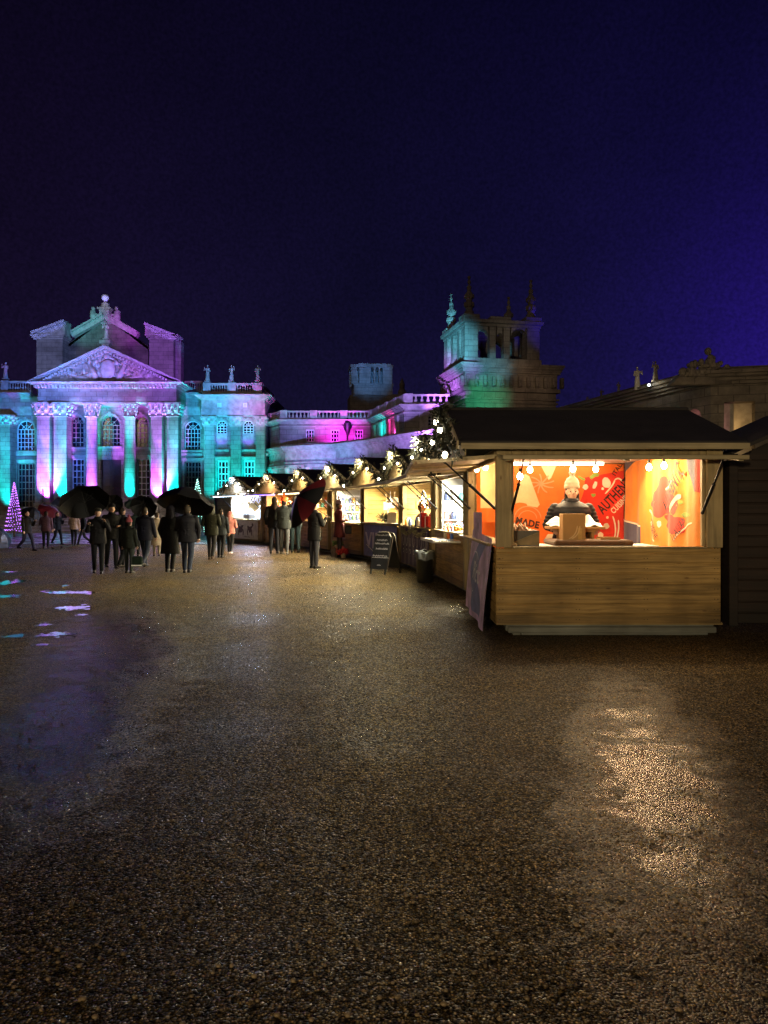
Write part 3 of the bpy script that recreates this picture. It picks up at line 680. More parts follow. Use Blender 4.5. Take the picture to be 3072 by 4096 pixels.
statue(pal,(WX(14,DW),DW+.35,WZ(1520,DW)+.2),WZ(1450,DW)-WZ(1514,DW),1)
column(pal,'pilaster',-14,40,DP+.9,.5,WZ(1697,DP+.9),WZ(1660,DP+.9),True)
column(pal,'pilaster',-100,-48,DP+.9,.5,WZ(1697,DP+.9),WZ(1660,DP+.9),True)
# clerestory blocks and broken pediments above the hall
DC=64.0
for (xa,xb,ca,cb,wedge) in((146,250,130,258,[(128,1338),(258,1338),(260,1290)]),(597,694,588,712,[(580,1301),(580,1338),(712,1352)])):
    c=MB();c.box(WX(xa,DC),WX(xb,DC),DC,DC+1.2,WZ(1560,DC),WZ(1358,DC))
    oa,ob=(134,150) if xa<300 else (690,716)
    c.box(WX(oa,DC),WX(ob,DC),DC+.6,DC+1.5,WZ(1560,DC),WZ(1358,DC)-.003)
    obj('clerestory',c,M['stone'],pal)
    k=MB();cornice(k,WX(ca+10,DC),WX(cb-10,DC),DC,DC+1.3,WZ(1358,DC),WZ(1340,DC),3,.3)
    poly=[(WX(p,DC),WZ(q,DC)+.02) for p,q in wedge];
    k.prism(poly,DC+.02,DC+1.2);
    a,b_=(wedge[0],wedge[2]) if xa<300 else (wedge[0],wedge[2])
    k.bar((WX(a[0],DC),DC+.5,WZ(a[1],DC)+.1),(WX(b_[0],DC),DC+.5,WZ(b_[1],DC)+.1),1.6,.2)
    obj('broken_pediment',k,M['plain_stone'],pal)
DG=65.5
g_=MB();apx,apz=WX(426,DG),WZ(1272,DG)
g_.prism([(WX(256,DG),WZ(1560,DG)),(WX(592,DG),WZ(1560,DG)),(WX(592,DG),WZ(1385,DG)),(apx,apz),(WX(256,DG),WZ(1385,DG))][::1],DG,DG+6)
gab=obj('gable',g_,M['stone2'],pal)
r2=MB()
for sx_,pts in((1,((296,1345),(420,1275))),(-1,((432,1275),(556,1345)))):
    a=W(*pts[0],DG);b_=W(*pts[1],DG)
    r2.bar((a.x,DG-.25,a.z),(b_.x,DG-.25,b_.z),.6,.42);r2.bar((a.x,DG-.35,a.z+.27),(b_.x,DG-.35,b_.z+.27),.8,.14)
obj('raking_cornice',r2,M['plain_stone'],gab)
rf=MB()
for a,b_ in(((250,1400),(426,1268)),((602,1400),(426,1268))):
    a=W(*a,DG);b_=W(*b_,DG);rf.bar((a.x,DG+3,a.z),(b_.x,DG+3,b_.z),6,.18)
obj('roof',rf,M['felt'],pal)
# figure between the two pediments and the group on the apex
D6=62.5
pdl=MB();pdl.bbox(WX(402,D6),WX(447,D6),D6-.4,D6+.4,WZ(1378,D6),WZ(1362,D6),.05);pdl.bbox(WX(410,D6),WX(440,D6),D6-.3,D6+.3,WZ(1400,D6),WZ(1376,D6),.05)
obj('pedestal',pdl,M['plain_stone'],pal)
statue(pal,(WX(425,D6),D6,WZ(1360,D6)+.12),WZ(1294,D6)-WZ(1360,D6),3)
u=MB();cx=WX(421,DG);z=lambda q:WZ(q,DG)
u.bbox(cx-.62,cx+.62,DG-.5,DG+.5,z(1280),z(1262),.04);u.bbox(cx-.42,cx+.42,DG-.35,DG+.35,z(1262),z(1240),.04);u.bbox(cx-.58,cx+.58,DG-.45,DG+.45,z(1240),z(1232),.03)
u.lathe([(.2,z(1232)),(.36,z(1224)),(.3,z(1214)),(.12,z(1208))],(cx,DG,0),14)
obj('urn',u,M['plain_stone'],pal)
b_=MB();b_.ball((cx,DG,z(1192)),.31,20,14);obj('ball_finial',b_,M['white'],pal,smooth=True)
for s,px in((1,378),(-1,466)):
    g2=MB();x=WX(px,DG)
    g2.caps((x,DG,z(1282)),(x-s*.1,DG-.1,z(1252)),.34,.26,10);g2.ball((x-s*.05,DG-.15,z(1236)),.17,10,8)
    g2.caps((x-s*.1,DG,z(1256)),(x+s*.35,DG-.2,z(1262)),.14,.1,8);g2.caps((x+s*.1,DG,z(1282)),(x+s*.8,DG-.1,z(1292)),.24,.15,8)
    g2.caps((x+s*.7,DG-.1,z(1290)),(x+s*.75,DG-.1,z(1276)),.12,.08,8);g2.ball((x+s*.78,DG-.1,z(1272)),.13,8,6)
    g2.caps((x+s*.9,DG,z(1300)),(x+s*1.1,DG-.1,z(1284)),.16,.1,8)
    obj('apex_sculpture',g2,M['plain_stone'],pal,smooth=True)

# ================================================================= right pavilion
pav=empty('pavilion',(0,0,0),label='square palace pavilion with three statues on its balustrade, bathed in turquoise light',cat='building')
px_=[816,857,922,963,1023,1059]
ops=[o_(862,905,1680,1797,True,DP),o_(968,1012,1680,1797,True,DP),o_(866,912,1841,1975,False,DP),o_(971,1017,1841,1975,False,DP)]
k=MB();wall_open(k,WX(812,DP),WX(1061,DP),0,WZ(1607,DP),DP+.25,.5,ops)
x0p,x1p=WX(812,DP),WX(1061,DP)
k.box(x1p-.5,x1p-.01,DP+.75,DP+7.5,0,WZ(1607,DP));k.box(x0p+.01,x0p+.5,DP+.75,DP+3,0,WZ(1607,DP));k.box(x0p+.5,x1p-.5,DP+1.6,DP+7.4,0,WZ(1611,DP))
obj('wall',k,M['stone'],pav)
for i in(0,2,4): column(pav,'pilaster',px_[i],px_[i+1],DP-.2,1.2,WZ(1704,DP-.2),WZ(1665,DP-.2),True)
s_=MB()   # side pilaster strips
for yy in(DP+2.2,DP+5.6): s_.box(x1p,x1p+.12,yy,yy+.8,0,WZ(1665,DP))
s_.box(x1p,x1p+.16,DP+.3,DP+7.4,WZ(1822,DP),WZ(1812,DP))
obj('side_pilaster',s_,M['plain_stone'],pav)
en=MB();en.box(WX(807,DP),WX(1061,DP)+.03,DP-.25,DP+7.4,WZ(1665,DP)+.01,WZ(1638,DP))
en.box(WX(809,DP),WX(1061,DP)+.01,DP-.2,DP+7.4,WZ(1638,DP)+.003,WZ(1602,DP))
cornice(en,WX(812,DP),WX(1061,DP),DP-.1,DP+7.4,WZ(1602,DP),WZ(1581,DP),5,.52)
obj('entablature',en,M['plain_stone'],pav)
for px in(880,982):
    window(pav,WX(px-8,DP),WX(px+8,DP),WZ(1631,DP),WZ(1613,DP),DP-.27,2,2,False,'frame',bw=.05)
for o in ops[:2]:
    zc=o[2]+(WZ(1735,DP)-o[2])
    w_=window(pav,o[0],o[1],zc,o[3],DP+.42,3,3,True,'frame',bw=.05);surround(w_,o,DP+.25,True,.12,.08)
    bp_=MB();bp_.box(o[0],o[1],DP+.4,DP+.6,o[2],zc);obj('blind_panel',bp_,M['plain_stone'],pav)
for o in ops[2:]: w_=window(pav,o[0],o[1],o[2],o[3],DP+.42,3,5,False,'frame',bw=.08);surround(w_,o,DP+.25,False,.13,.11)
bl=MB();z0,z1=WZ(1573,DP),WZ(1532,DP);y=DP+.2
bl.box(WX(812,DP),WX(1061,DP),DP-.3,DP+7.2,WZ(1581,DP)+.003,z0-.003)
for pa,pb in((812,843),(912,944),(1014,1048)): bl.bbox(WX(pa,DP),WX(pb,DP),y-.3,y+.3,z0,z1+.04,.02)
for pa,pb in((843,912),(944,1014)): baluster_run(bl,(WX(pa,DP),y,0),(WX(pb,DP),y,0),z0,z1,7,.35)
xr=WX(1042,DP);baluster_run(bl,(xr,y+.3,0),(xr,y+6,0),z0,z1,14,.35)
obj('balustrade',bl,M['plain_stone'],pav)
for i,px in enumerate((828,924,1029)): statue(pav,(WX(px,DP),y,z1+.2),WZ(1462,DP)-WZ(1526,DP),10+i)

# ================================================================= steps
st=MB();n_=9
for i in range(n_):
    a=48+i*(56-48)/n_;st.box(WX(150,56)-1.5+i*.1,WX(715,56)+1.5-i*.1,a,60.8,0.02+i*(zpl-.3)/n_,(i+1)*(zpl-.3)/n_)
obj('stone_steps',st,M['plain_stone'],label='broad flight of stone steps rising to the portico',kind='structure')

# ================================================================= east range (upper storey and curved arcade)
rng_=empty('palace_range',(0,0,0),label='long palace range with an upper storey behind a curved arcade, lit magenta and teal',cat='building')
def frame_mat(p,q):
    d=Vector((q[0]-p[0],q[1]-p[1],0));th=math.atan2(d.y,d.x)
    return Matrix.Translation((p[0],p[1],0))@Matrix.Rotation(th,4,'Z'),d.length
U=[(WX(1078,60),60),(WX(1120,58),58),(WX(1481,58),58),(WX(1617,49.6),49.6),(WX(1800,49.6),49.6)]
zU0,zB0,zB1=0,8.35,9.0
wins=[[],[(WX(1223,58)-U[1][0],WX(1257,58)-U[1][0],WZ(1768,58),WZ(1718,58)),(WX(1322,58)-U[1][0],WX(1358,58)-U[1][0],WZ(1768,58),WZ(1718,58)),(WX(1418,58)-U[1][0],WX(1452,58)-U[1][0],WZ(1768,58),WZ(1718,58))],
      [],[(WX(1700,49.6)-U[3][0],WX(1738,49.6)-U[3][0],WZ(1705,49.6),WZ(1660,49.6))]]
wl=MB();cn=MB();bl=MB()
for i,(p,q) in enumerate(zip(U,U[1:])):
    Mx,Ln=frame_mat(p,q)
    wl.M=Mx;wall_open(wl,0,Ln,0,8.3,0,.5,[w+(False,) for w in wins[i]])
    if wins[i]: wl.box(0,Ln,.9,3,0,8.2)
    cn.M=Mx
    for j in range(4): cn.box(-.05*j-.05,Ln+.05*j+.05,-.1*(j+1),.5,8.0+.08*j,8.08+.08*j-.003)
    cn.box(0,Ln,-.06,0,7.75,7.85)
    a=1.0
    while a<Ln-.5 and i in(2,3):
        cn.box(a,a+.55,-.14,0,6.0,7.7);cn.box(a-.05,a+.6,-.18,0,7.5,7.74);a+=2.0
    bl.M=Mx;bl.box(0,Ln,-.1,.4,8.323,8.36)
    nb=max(1,int(Ln/2.0));
    for b in range(nb):
        xa=Ln*b/nb;xb=Ln*(b+1)/nb;bl.box(xa,xa+.55,-.13,.3,zB0+.012,zB1+.03)
        if i==2: bl.box(xa+.55,xb,-.05,.2,zB0+.012,zB1-.003)
        elif xb-xa>.9: 
            baluster_run(bl,(xa+.55,.08,0),(xb,.08,0),zB0+.012,zB1,6,.25)
    for w in wins[i]: window(rng_,w[0],w[1],w[2],w[3],.15,3,3,False,'frame',bw=.05,Mt=Mx)
obj('wall',wl,M['stone'],rng_);obj('cornice',cn,M['plain_stone'],rng_);obj('balustrade',bl,M['plain_stone'],rng_)
# wall trophy with crossed arms between the upper windows
t_=MB();tx=WX(1390,57.8)
t_.lathe([(.02,0),(.1,.25),(.22,.7),(.28,1.0),(.16,1.15),(.05,1.4)],(tx,57.8,WZ(1745,57.8)),10)
for s in(-1,1): t_.caps((tx,57.8,WZ(1740,57.8)),(tx+s*.35,57.8,WZ(1700,57.8)),.05,.05,6)
t_.caps((tx,57.8,WZ(1765,57.8)),(tx,57.8,WZ(1725,57.8)),.05,.06,6)
obj('wall_trophy',t_,M['iron'],rng_)
Aq=[(1085,60),(1105,58.6),(1150,57),(1230,56),(1350,54.8),(1480,51.8),(1610,48.0),(1720,45.6),(1830,43.6)]
Apt=[(WX(a,d),d) for a,d in Aq]
aw=MB();ac=MB();acol=MB();zt=6.35
wkinds=0
for i,(p,q) in enumerate(zip(Apt,Apt[1:])):
    Mx,Ln=frame_mat(p,q);n_=max(1,round(Ln/2.2));op=[]
    for b in range(n_):
        c=Ln*(b+.5)/n_
        if Ln/n_>1.5: op.append((c-.42,c+.42,1.6,4.15,True))
    aw.M=Mx;wall_open(aw,0,Ln,0,zt-.6,0,.4,op);aw.box(0,Ln,.7,.9,0,zt-.7)
    ac.M=Mx;ac.box(-.05,Ln+.05,-.35,.5,4.6,4.78);ac.box(-.03,Ln+.03,-.28,.5,4.783,5.0);ac.box(-.02,Ln+.02,-.18,.45,5.003,5.7)
    for j in range(4): ac.box(-.05,Ln+.05,-.25-.1*j,.5,5.703+.12*j,5.82+.12*j)
    ac.box(0,Ln,-.1,.5,6.18,zt)
    acol.M=Mx
    for b in range(n_+ (1 if i==len(Apt)-2 else 0)):
        c=Ln*b/n_+.15
        acol.lathe([(.26,0),(.26,.2),(.2,.3),(.2,2),(.17,4.2),(.25,4.35),(.25,4.6)],(c,-.2,0),12);acol.box(c-.32,c+.32,-.5,0,-.0,.15)
    for o in op: window(rng_,o[0],o[1],o[2],o[3],.15,3,4,True,'frame',bw=.045,Mt=Mx)
obj('arcade_wall',aw,M['stone'],rng_);obj('arcade_entablature',ac,M['plain_stone'],rng_);obj('arcade_columns',acol,M['plain_stone'],rng_,smooth=True,angle=40)
# roof behind the arcade parapet
rfm=MB()
for i,(p,q) in enumerate(zip(Apt,Apt[1:])): rfm.add([(p[0],p[1]+.5,zt-.1),(q[0],q[1]+.5,zt-.1),(q[0]+.3,q[1]+6,zt+.2),(p[0]+.3,p[1]+4,zt+.2)],[(0,1,2,3)])
obj('roof',rfm,M['felt'],rng_)

# ================================================================= corner tower
th=math.atan2(1.3,6.46)
tw=empty('corner_tower',(WX(1856,48),48,0),th,label='massive corner tower with bracketed cornice and open belvedere, half lit purple and green',cat='tower')
TW,TD=6.1,5.0;o5=.16
b_=MB();zc=9.0
tops=[(1.0,1.9,6.0,7.45,True),(4.4,5.3,6.0,7.45,True)]
wall_open(b_,o5,TW+o5,0,zc,o5,.5,tops);b_.box(o5,o5+.5,o5+.5,TD+o5,0,zc);b_.box(TW+o5-.5,TW+o5,o5+.5,TD+o5,0,zc);b_.box(o5+.5,TW+o5-.5,o5+1.2,TD+o5,0,zc-.1)
obj('tower_wall',b_,M['stone2'],tw)
for o in tops: window(tw,o[0],o[1],o[2],o[3],o5+.2,3,4,True,'frame_dull',bw=.06)
b_=MB()
for z0_,z1_,ov in((6.9,7.05,.06),(7.15,7.35,.12),(5.5,5.6,.05),(5.7,5.82,.08),(8.25,8.38,.1),(8.5,8.62,.16)):
    for xa,xb in((o5-ov,1.0-.12),(1.9+.12,4.4-.12),(5.3+.12,TW+o5+ov)) if z0_<7.5 and z0_>5.9 else ((o5-ov,TW+o5+ov),):
        b_.box(xa,xb,o5-ov,o5,z0_,z1_)
    b_.box(o5-ov,o5,o5+.003,TD+o5+ov,z0_,z1_)
arch_trim(b_,1.0,1.9,7.45,o5,.18,.1);arch_trim(b_,4.4,5.3,7.45,o5,.18,.1)
obj('string_course',b_,M['stone2'],tw)
b_=MB()
b_.box(-.05,TW+2*o5+.05,-.05,TD+2*o5,9.003,9.25)
for i in range(12):
    x=.15+i*(TW+.25)/11;b_.bbox(x,x+.22,-.10,.2,9.3,10.0,.03);b_.ball((x+.11,-.06,9.45),(.11,.16,.16),8,6)
for i in range(9):
    y=.3+i*(TD)/8.5;b_.bbox(-.10,.2,y,y+.22,9.3,10.0,.03);b_.ball((-.06,y+.11,9.45),(.16,.11,.16),8,6)
b_.box(.1,TW+2*o5-.1,.1,TD+.4,9.253,10.2)
for j in range(4): b_.box(-.06-.07*j,TW+2*o5+.06+.07*j,-.06-.07*j,TD+2*o5+.3,10.203+.14*j,10.34+.14*j)
obj('bracketed_cornice',b_,M['stone2'],tw)
# belvedere
bz,bt=10.76,13.55;bx0_,bx1_,by0,by1=.12,5.12,.15,5.0
b_=MB()
b_.box(bx0_-.1,bx1_+.1,by0-.1,by1+.1,bz,bz+.35)
for (cx,cy_) in((bx0_,by0),(bx1_-.85,by0),(bx0_,by1-.85),(bx1_-.85,by1-.85)):
    b_.box(cx,cx+.85,cy_,cy_+.85,bz+.353,bt-.4)
for xa in(bx0_+1.55,bx1_-1.95-.55+.0):
    b_.box(xa+.1,xa+.5,by0+.06,by0+.5,bz+.353,bt-.4);b_.box(xa+.1,xa+.5,by1-.6,by1-.06,bz+.353,bt-.4)
for ya in(by0+1.45,by1-1.95):
    b_.box(bx0_+.06,bx0_+.6,ya,ya+.5,bz+.353,bt-.4);b_.box(bx1_-.6,bx1_-.06,ya,ya+.5,bz+.353,bt-.4)
# arches joining the piers
for (xa,xb) in((bx0_+.85,bx0_+1.55),(bx0_+2.15,bx1_-2.5),(bx1_-1.9,bx1_-.85)):
    for ya in(by0+.05,by1-.6):
        r=(xb-xa)/2;cx=(xa+xb)/2;zz=bt-.95
        pts=[(xb,bt-.4),(xb,zz)]+[(cx+r*math.cos(math.pi*t/8),zz+min(r,.5)*math.sin(math.pi*t/8)) for t in range(1,8)]+[(xa,zz),(xa,bt-.4)]
        b_.prism(pts,ya+.01,ya+.5)
b_.box(bx0_-.06,bx1_+.06,by0-.06,by0+.7,bt-.397,bt-.2);b_.box(bx0_-.06,bx0_+.7,by0+.703,by1-.703,bt-.397,bt-.2);b_.box(bx1_-.7,bx1_+.06,by0+.703,by1-.703,bt-.397,bt-.2);b_.box(bx0_-.06,bx1_+.06,by1-.7,by1+.06,bt-.397,bt-.2)
b_.box(bx0_-.2,bx1_+.2,by0-.2,by0+.7,bt-.197,bt);b_.box(bx0_-.2,bx1_+.2,by1-.7,by1+.2,bt-.197,bt);b_.box(bx0_-.2,bx0_+.7,by0+.703,by1-.703,bt-.197,bt);b_.box(bx1_-.7,bx1_+.2,by0+.703,by1-.703,bt-.197,bt)
for (cx,cy_) in((bx0_,by0),(bx1_-.85,by0),(bx0_,by1-.85),(bx1_-.85,by1-.85)):
    b_.bbox(cx-.14,cx+.95,cy_-.14,cy_+.95,bt+.003,bt+.32,.04)
b_.bbox(bx0_+1.7,bx1_-1.9,by0,by0+.6,bt+.003,bt+.28,.04)
obj('belvedere',b_,M['stone2'],tw)
def finial(parent,x,y,z,H):
    f=MB()
    prof=[(.34,0),(.34,.10),(.24,.12),(.28,.2),(.33,.27),(.27,.33),(.20,.36),(.27,.44),(.30,.5),(.22,.57),(.13,.62),(.17,.68),(.17,.73),(.07,.76),(.06,.78),(.12,.81),(.13,.85),(.08,.89),(.05,.9),(.10,.93),(.13,.97),(.02,1.0)]
    f.lathe([(r*.92,zz*H) for r,zz in prof],(x,y,z),12)
    for k in range(8):
        a=k*math.pi/4;f.ball((x+.27*math.cos(a),y+.27*math.sin(a),z+H*.27),(.09,.09,.18),6,5);f.ball((x+.26*math.cos(a+.4),y+.26*math.sin(a+.4),z+H*.48),(.08,.08,.16),6,5)
    obj('finial',f,M['stone2'],parent,smooth=True,angle=50)
fh=2.55
for (cx,cy_) in((bx0_+.4,by0+.42),(bx1_-.42,by0+.42),(bx0_+.4,by1-.4),(bx1_-.42,by1-.4)): finial(tw,cx,cy_,bt+.32,fh)
sf=MB();sf.ball((-.05,2.9,8.95),.42,10,8);sf.caps((-.1,2.9,9.2),(-.45,2.5,9.0),.3,.2,8);sf.caps((-.6,2.7,8.9),(-.4,3.2,8.2),.28,.2,8)

# distant second tower
D2=76.0
t2=empty('far_tower',(WX(1400,D2),D2,0),.12,label='distant belvedere tower rising beyond the palace roofs',cat='tower')
b_=MB();w2=WX(1572,D2)-WX(1400,D2);zz=lambda q:WZ(q,D2)
b_.box(0,w2,0,3.5,0,zz(1580));obj('tower_wall',b_,M['stone2'],t2)
b_=MB();b_.box(.4,w2,0.1,3.3,zz(1578),zz(1540));b_.box(.3,w2+.1,0,3.4,zz(1540)+.003,zz(1532))
for xa,xb in((.15,.75),(.95,1.35),(1.9,2.1),(2.4,2.6),(2.9,3.1),(3.35,w2)): b_.box(xa,xb,.3,.8,zz(1532)+.003,zz(1466));b_.box(xa,xb,2.6,3.1,zz(1532)+.003,zz(1466))
b_.box(.05,w2+.1,.2,3.2,zz(1466)+.003,zz(1455));b_.box(.9,w2-.1,.4,3,zz(1455)+.003,zz(1449))
b_.box(1.35,1.9,.4,.7,zz(1532)+.003,zz(1466))
obj('belvedere',b_,M['stone'],t2)
f=MB();f.lathe([(.35,0),(.45,.4),(.25,.8),(.3,1.2),(.05,1.8)],(w2+1.1,1,zz(1575)),10);f.box(w2-.2,w2+2,-.2,3,0,zz(1575));obj('roof_urn',f,M['stone2'],t2)

# ================================================================= dark court building on the right
gb=empty('gatehouse',(0,0,0),label='unlit stone gatehouse with sculpted parapet and a warm arched opening on the right',cat='building')
Gp=[(9.6,44.0),(12.6,32.4),(13.2,30.8),(20.5,29.0)]
wl=MB();cn=MB()
for i,(p,q) in enumerate(zip(Gp,Gp[1:])):
    Mx,Ln=frame_mat(p,q)
    op=[(0.9-.55+.15,1.65,2.8,5.85,False)] if i==2 else []
    if i==1: op=[(.35,1.2,3.2,5.7,True)]
    wl.M=Mx;wall_open(wl,0,Ln,0,7.0-.45,0,.6,op)
    cn.M=Mx
    for j in range(4): cn.box(-.08*j,Ln+.08*j,-.12*(j+1),.6,6.553+.13*j,6.68+.13*j)
    cn.box(0,Ln,-.08,.5,7.073,7.25)
obj('wall',wl,M['stone2'],gb);obj('cornice',cn,M['stone2'],gb)
# passage walls seen through the opening
ps=MB();Mx,Ln=frame_mat(Gp[2],Gp[3]);ps.M=Mx;ps.box(.2,2.4,1.9,2.1,0,6.4);ps.box(1.95,2.1,.6,1.9,0,6.4)
Mx2,_=frame_mat(Gp[1],Gp[2]);ps.M=Mx2;ps.box(0,1.7,1.0,1.2,0,6.4);obj('passage_wall',ps,M['plain_stone'],gb)
sc_=MB();D3=30.5;rnd=random.Random(9)
x0,x1=WX(2735,D3),WX(2930,D3);zb=WZ(1500,D3);cx=WX(2832,D3)
sc_.prism([(x0-.4,zb-.35),(x1+.4,zb-.35),(x1,zb+.1),(x0,zb+.1)],D3,D3+.9)
for i in range(60):
    x=x0+(x1-x0)*rnd.random();hh=(1-abs(x-cx)/((x1-x0)/2))*.95*1.0+.12
    z=zb+rnd.random()*hh;sc_.ball((x,D3+.2*rnd.random(),z),(.1+.09*rnd.random(),.15,.1+.1*rnd.random()),7,5)
sc_.ball((cx,D3,zb+.95),.13,8,6);obj('parapet_sculpture',sc_,M['stone2'],gb,smooth=True)
for px,py0,py1,D in((2558,1470,1560,34.5),(2632,1448,1525,32.8),(2482,1532,1578,37.5),(2412,1560,1600,40),(2355,1588,1618,43)):
    x=WX(px,D);statue(gb,(x,D+.3,WZ(py1,D)+.1),WZ(py0,D)-WZ(py1,D),int(px),name='parapet_figure',m='plain_stone' if px==2558 else 'stone2')  # one figure gets paler stone, the light on it put into its colour
lm=MB();p=W(2596,1540,33.4);lm.ball(p,.055,10,8);obj('roof_lamp',lm,emis('cold_lamp',(.8,.9,1),18),gb)
lamp('roof_lamp_light','POINT',(p.x-.15,p.y-.3,p.z+.05),9,(1,.9,.65),size=.05)
lamp('passage_light','POINT',(Mx@Vector((1.1,1.3,5.0))),13,(1,.58,.2),size=.15)
lamp('doorway_light','POINT',(Mx2@Vector((.75,.75,5.0))),14,(1,.35,.4),size=.15)

# ================================================================= floodlights on the palace
PUR=(.50,.09,1);TEA=(0.0,.76,.82);MAG=(.9,.03,.95);BLU=(.10,.22,1);LAV=(.42,.30,1)
def flood(px,D,z,target,energy,color,cone=40,blend=.8,size=.12,body=True):
    x=WX(px,D)
    lamp('flood_beam','SPOT',(x,D,z),energy,color,target,size,cone,blend)
def uplight(px,D,z,color,energy,tz=9.0,cone=34,dy=1.0):
    x=WX(px,D);lamp('flood_beam','SPOT',(x,D,z),energy,color,(x,D+dy,tz),.10,cone,.7)
    lamp('flood_beam','SPOT',(x,D-.5,z),e*1.6,color,(x,D-.5+1.75,z+10),.10,15,.6)
    h=empty('floodlight',(x,D-.02,z-.14),label='small ground floodlight tilted up at the foot of a portico column',cat='floodlight',group='floodlights at the column feet')
    a=MB();a.bbox(-.15,.15,-.1,.1,-.08,.08,.02);obj('housing',a,M['black'],h)
    b_=MB();b_.box(-.2,-.17,-.02,.02,-.14,.02);b_.box(.17,.2,-.02,.02,-.14,.02);b_.box(-.17,.17,-.02,.02,-.14,-.12);obj('bracket',b_,M['black'],h)
for px,c,e in((172,PUR,9000),(240,TEA,5200),(359,PUR,6500),(512,TEA,4600),(625,PUR,8000),(690,TEA,5200)):
    uplight(px,DF-.70,zpl-.1,c,e*1.0,tz=zpl+1.6,dy=.70,cone=62)
for px,c,e in((12,TEA,4200),(-74,TEA,4200)):
    uplight(px,DP+.1,.5,c,e,tz=8.5,dy=.9,cone=50)
for px,e in((836,1300),(889,1200),(942,1500),(994,1200),(1041,1300)):
    x=WX(px,DP-1.6);lamp('flood_beam','SPOT',(x,DP-1.7,1.2),e,TEA,(x,DP,5.2),.2,60,.8)
for px in(883,990):
    x=WX(px,DP);lamp('niche_light','SPOT',(x,DP-.35,WZ(1800,DP)),130,(.2,.08,1),(x,DP+.5,WZ(1700,DP)),.08,80,.6)
# ---------------------------------------------------------------- market stalls
DEP=2.78
LS=3.1
def cloth_mat(name,c,rough=.8): return simple(name,c,rough,var=.12,scale=5,bump=.25,bscale=25,sheen=.2)
def boards(mb,axis,a0,a1,z0,z1,p,th,bh=.125):
    z=z0;rnd=random.Random(int(z0*10)+int(a1*10))
    if axis=='X': mb.box(a0,a1,p+th*.45,p+th*.55,z0+.003,z1-.003)
    else: mb.box(p+th*.45,p+th*.55,a0,a1,z0+.003,z1-.003)
    while z<z1-.01:
        zz=min(z+bh,z1);j=rnd.uniform(-.0018,.0018)
        if axis=='X': mb.bbox(a0,a1,p+j,p+th+j,z+.0045,zz-.0045,.010)
        else: mb.bbox(p+j,p+th+j,a0,a1,z+.0045,zz-.0045,.010)
        z=zz
def gable_tri(x,L,zc,zr,th): return [(-.2,zc),(L+.2,zc),(L/2,zr)]
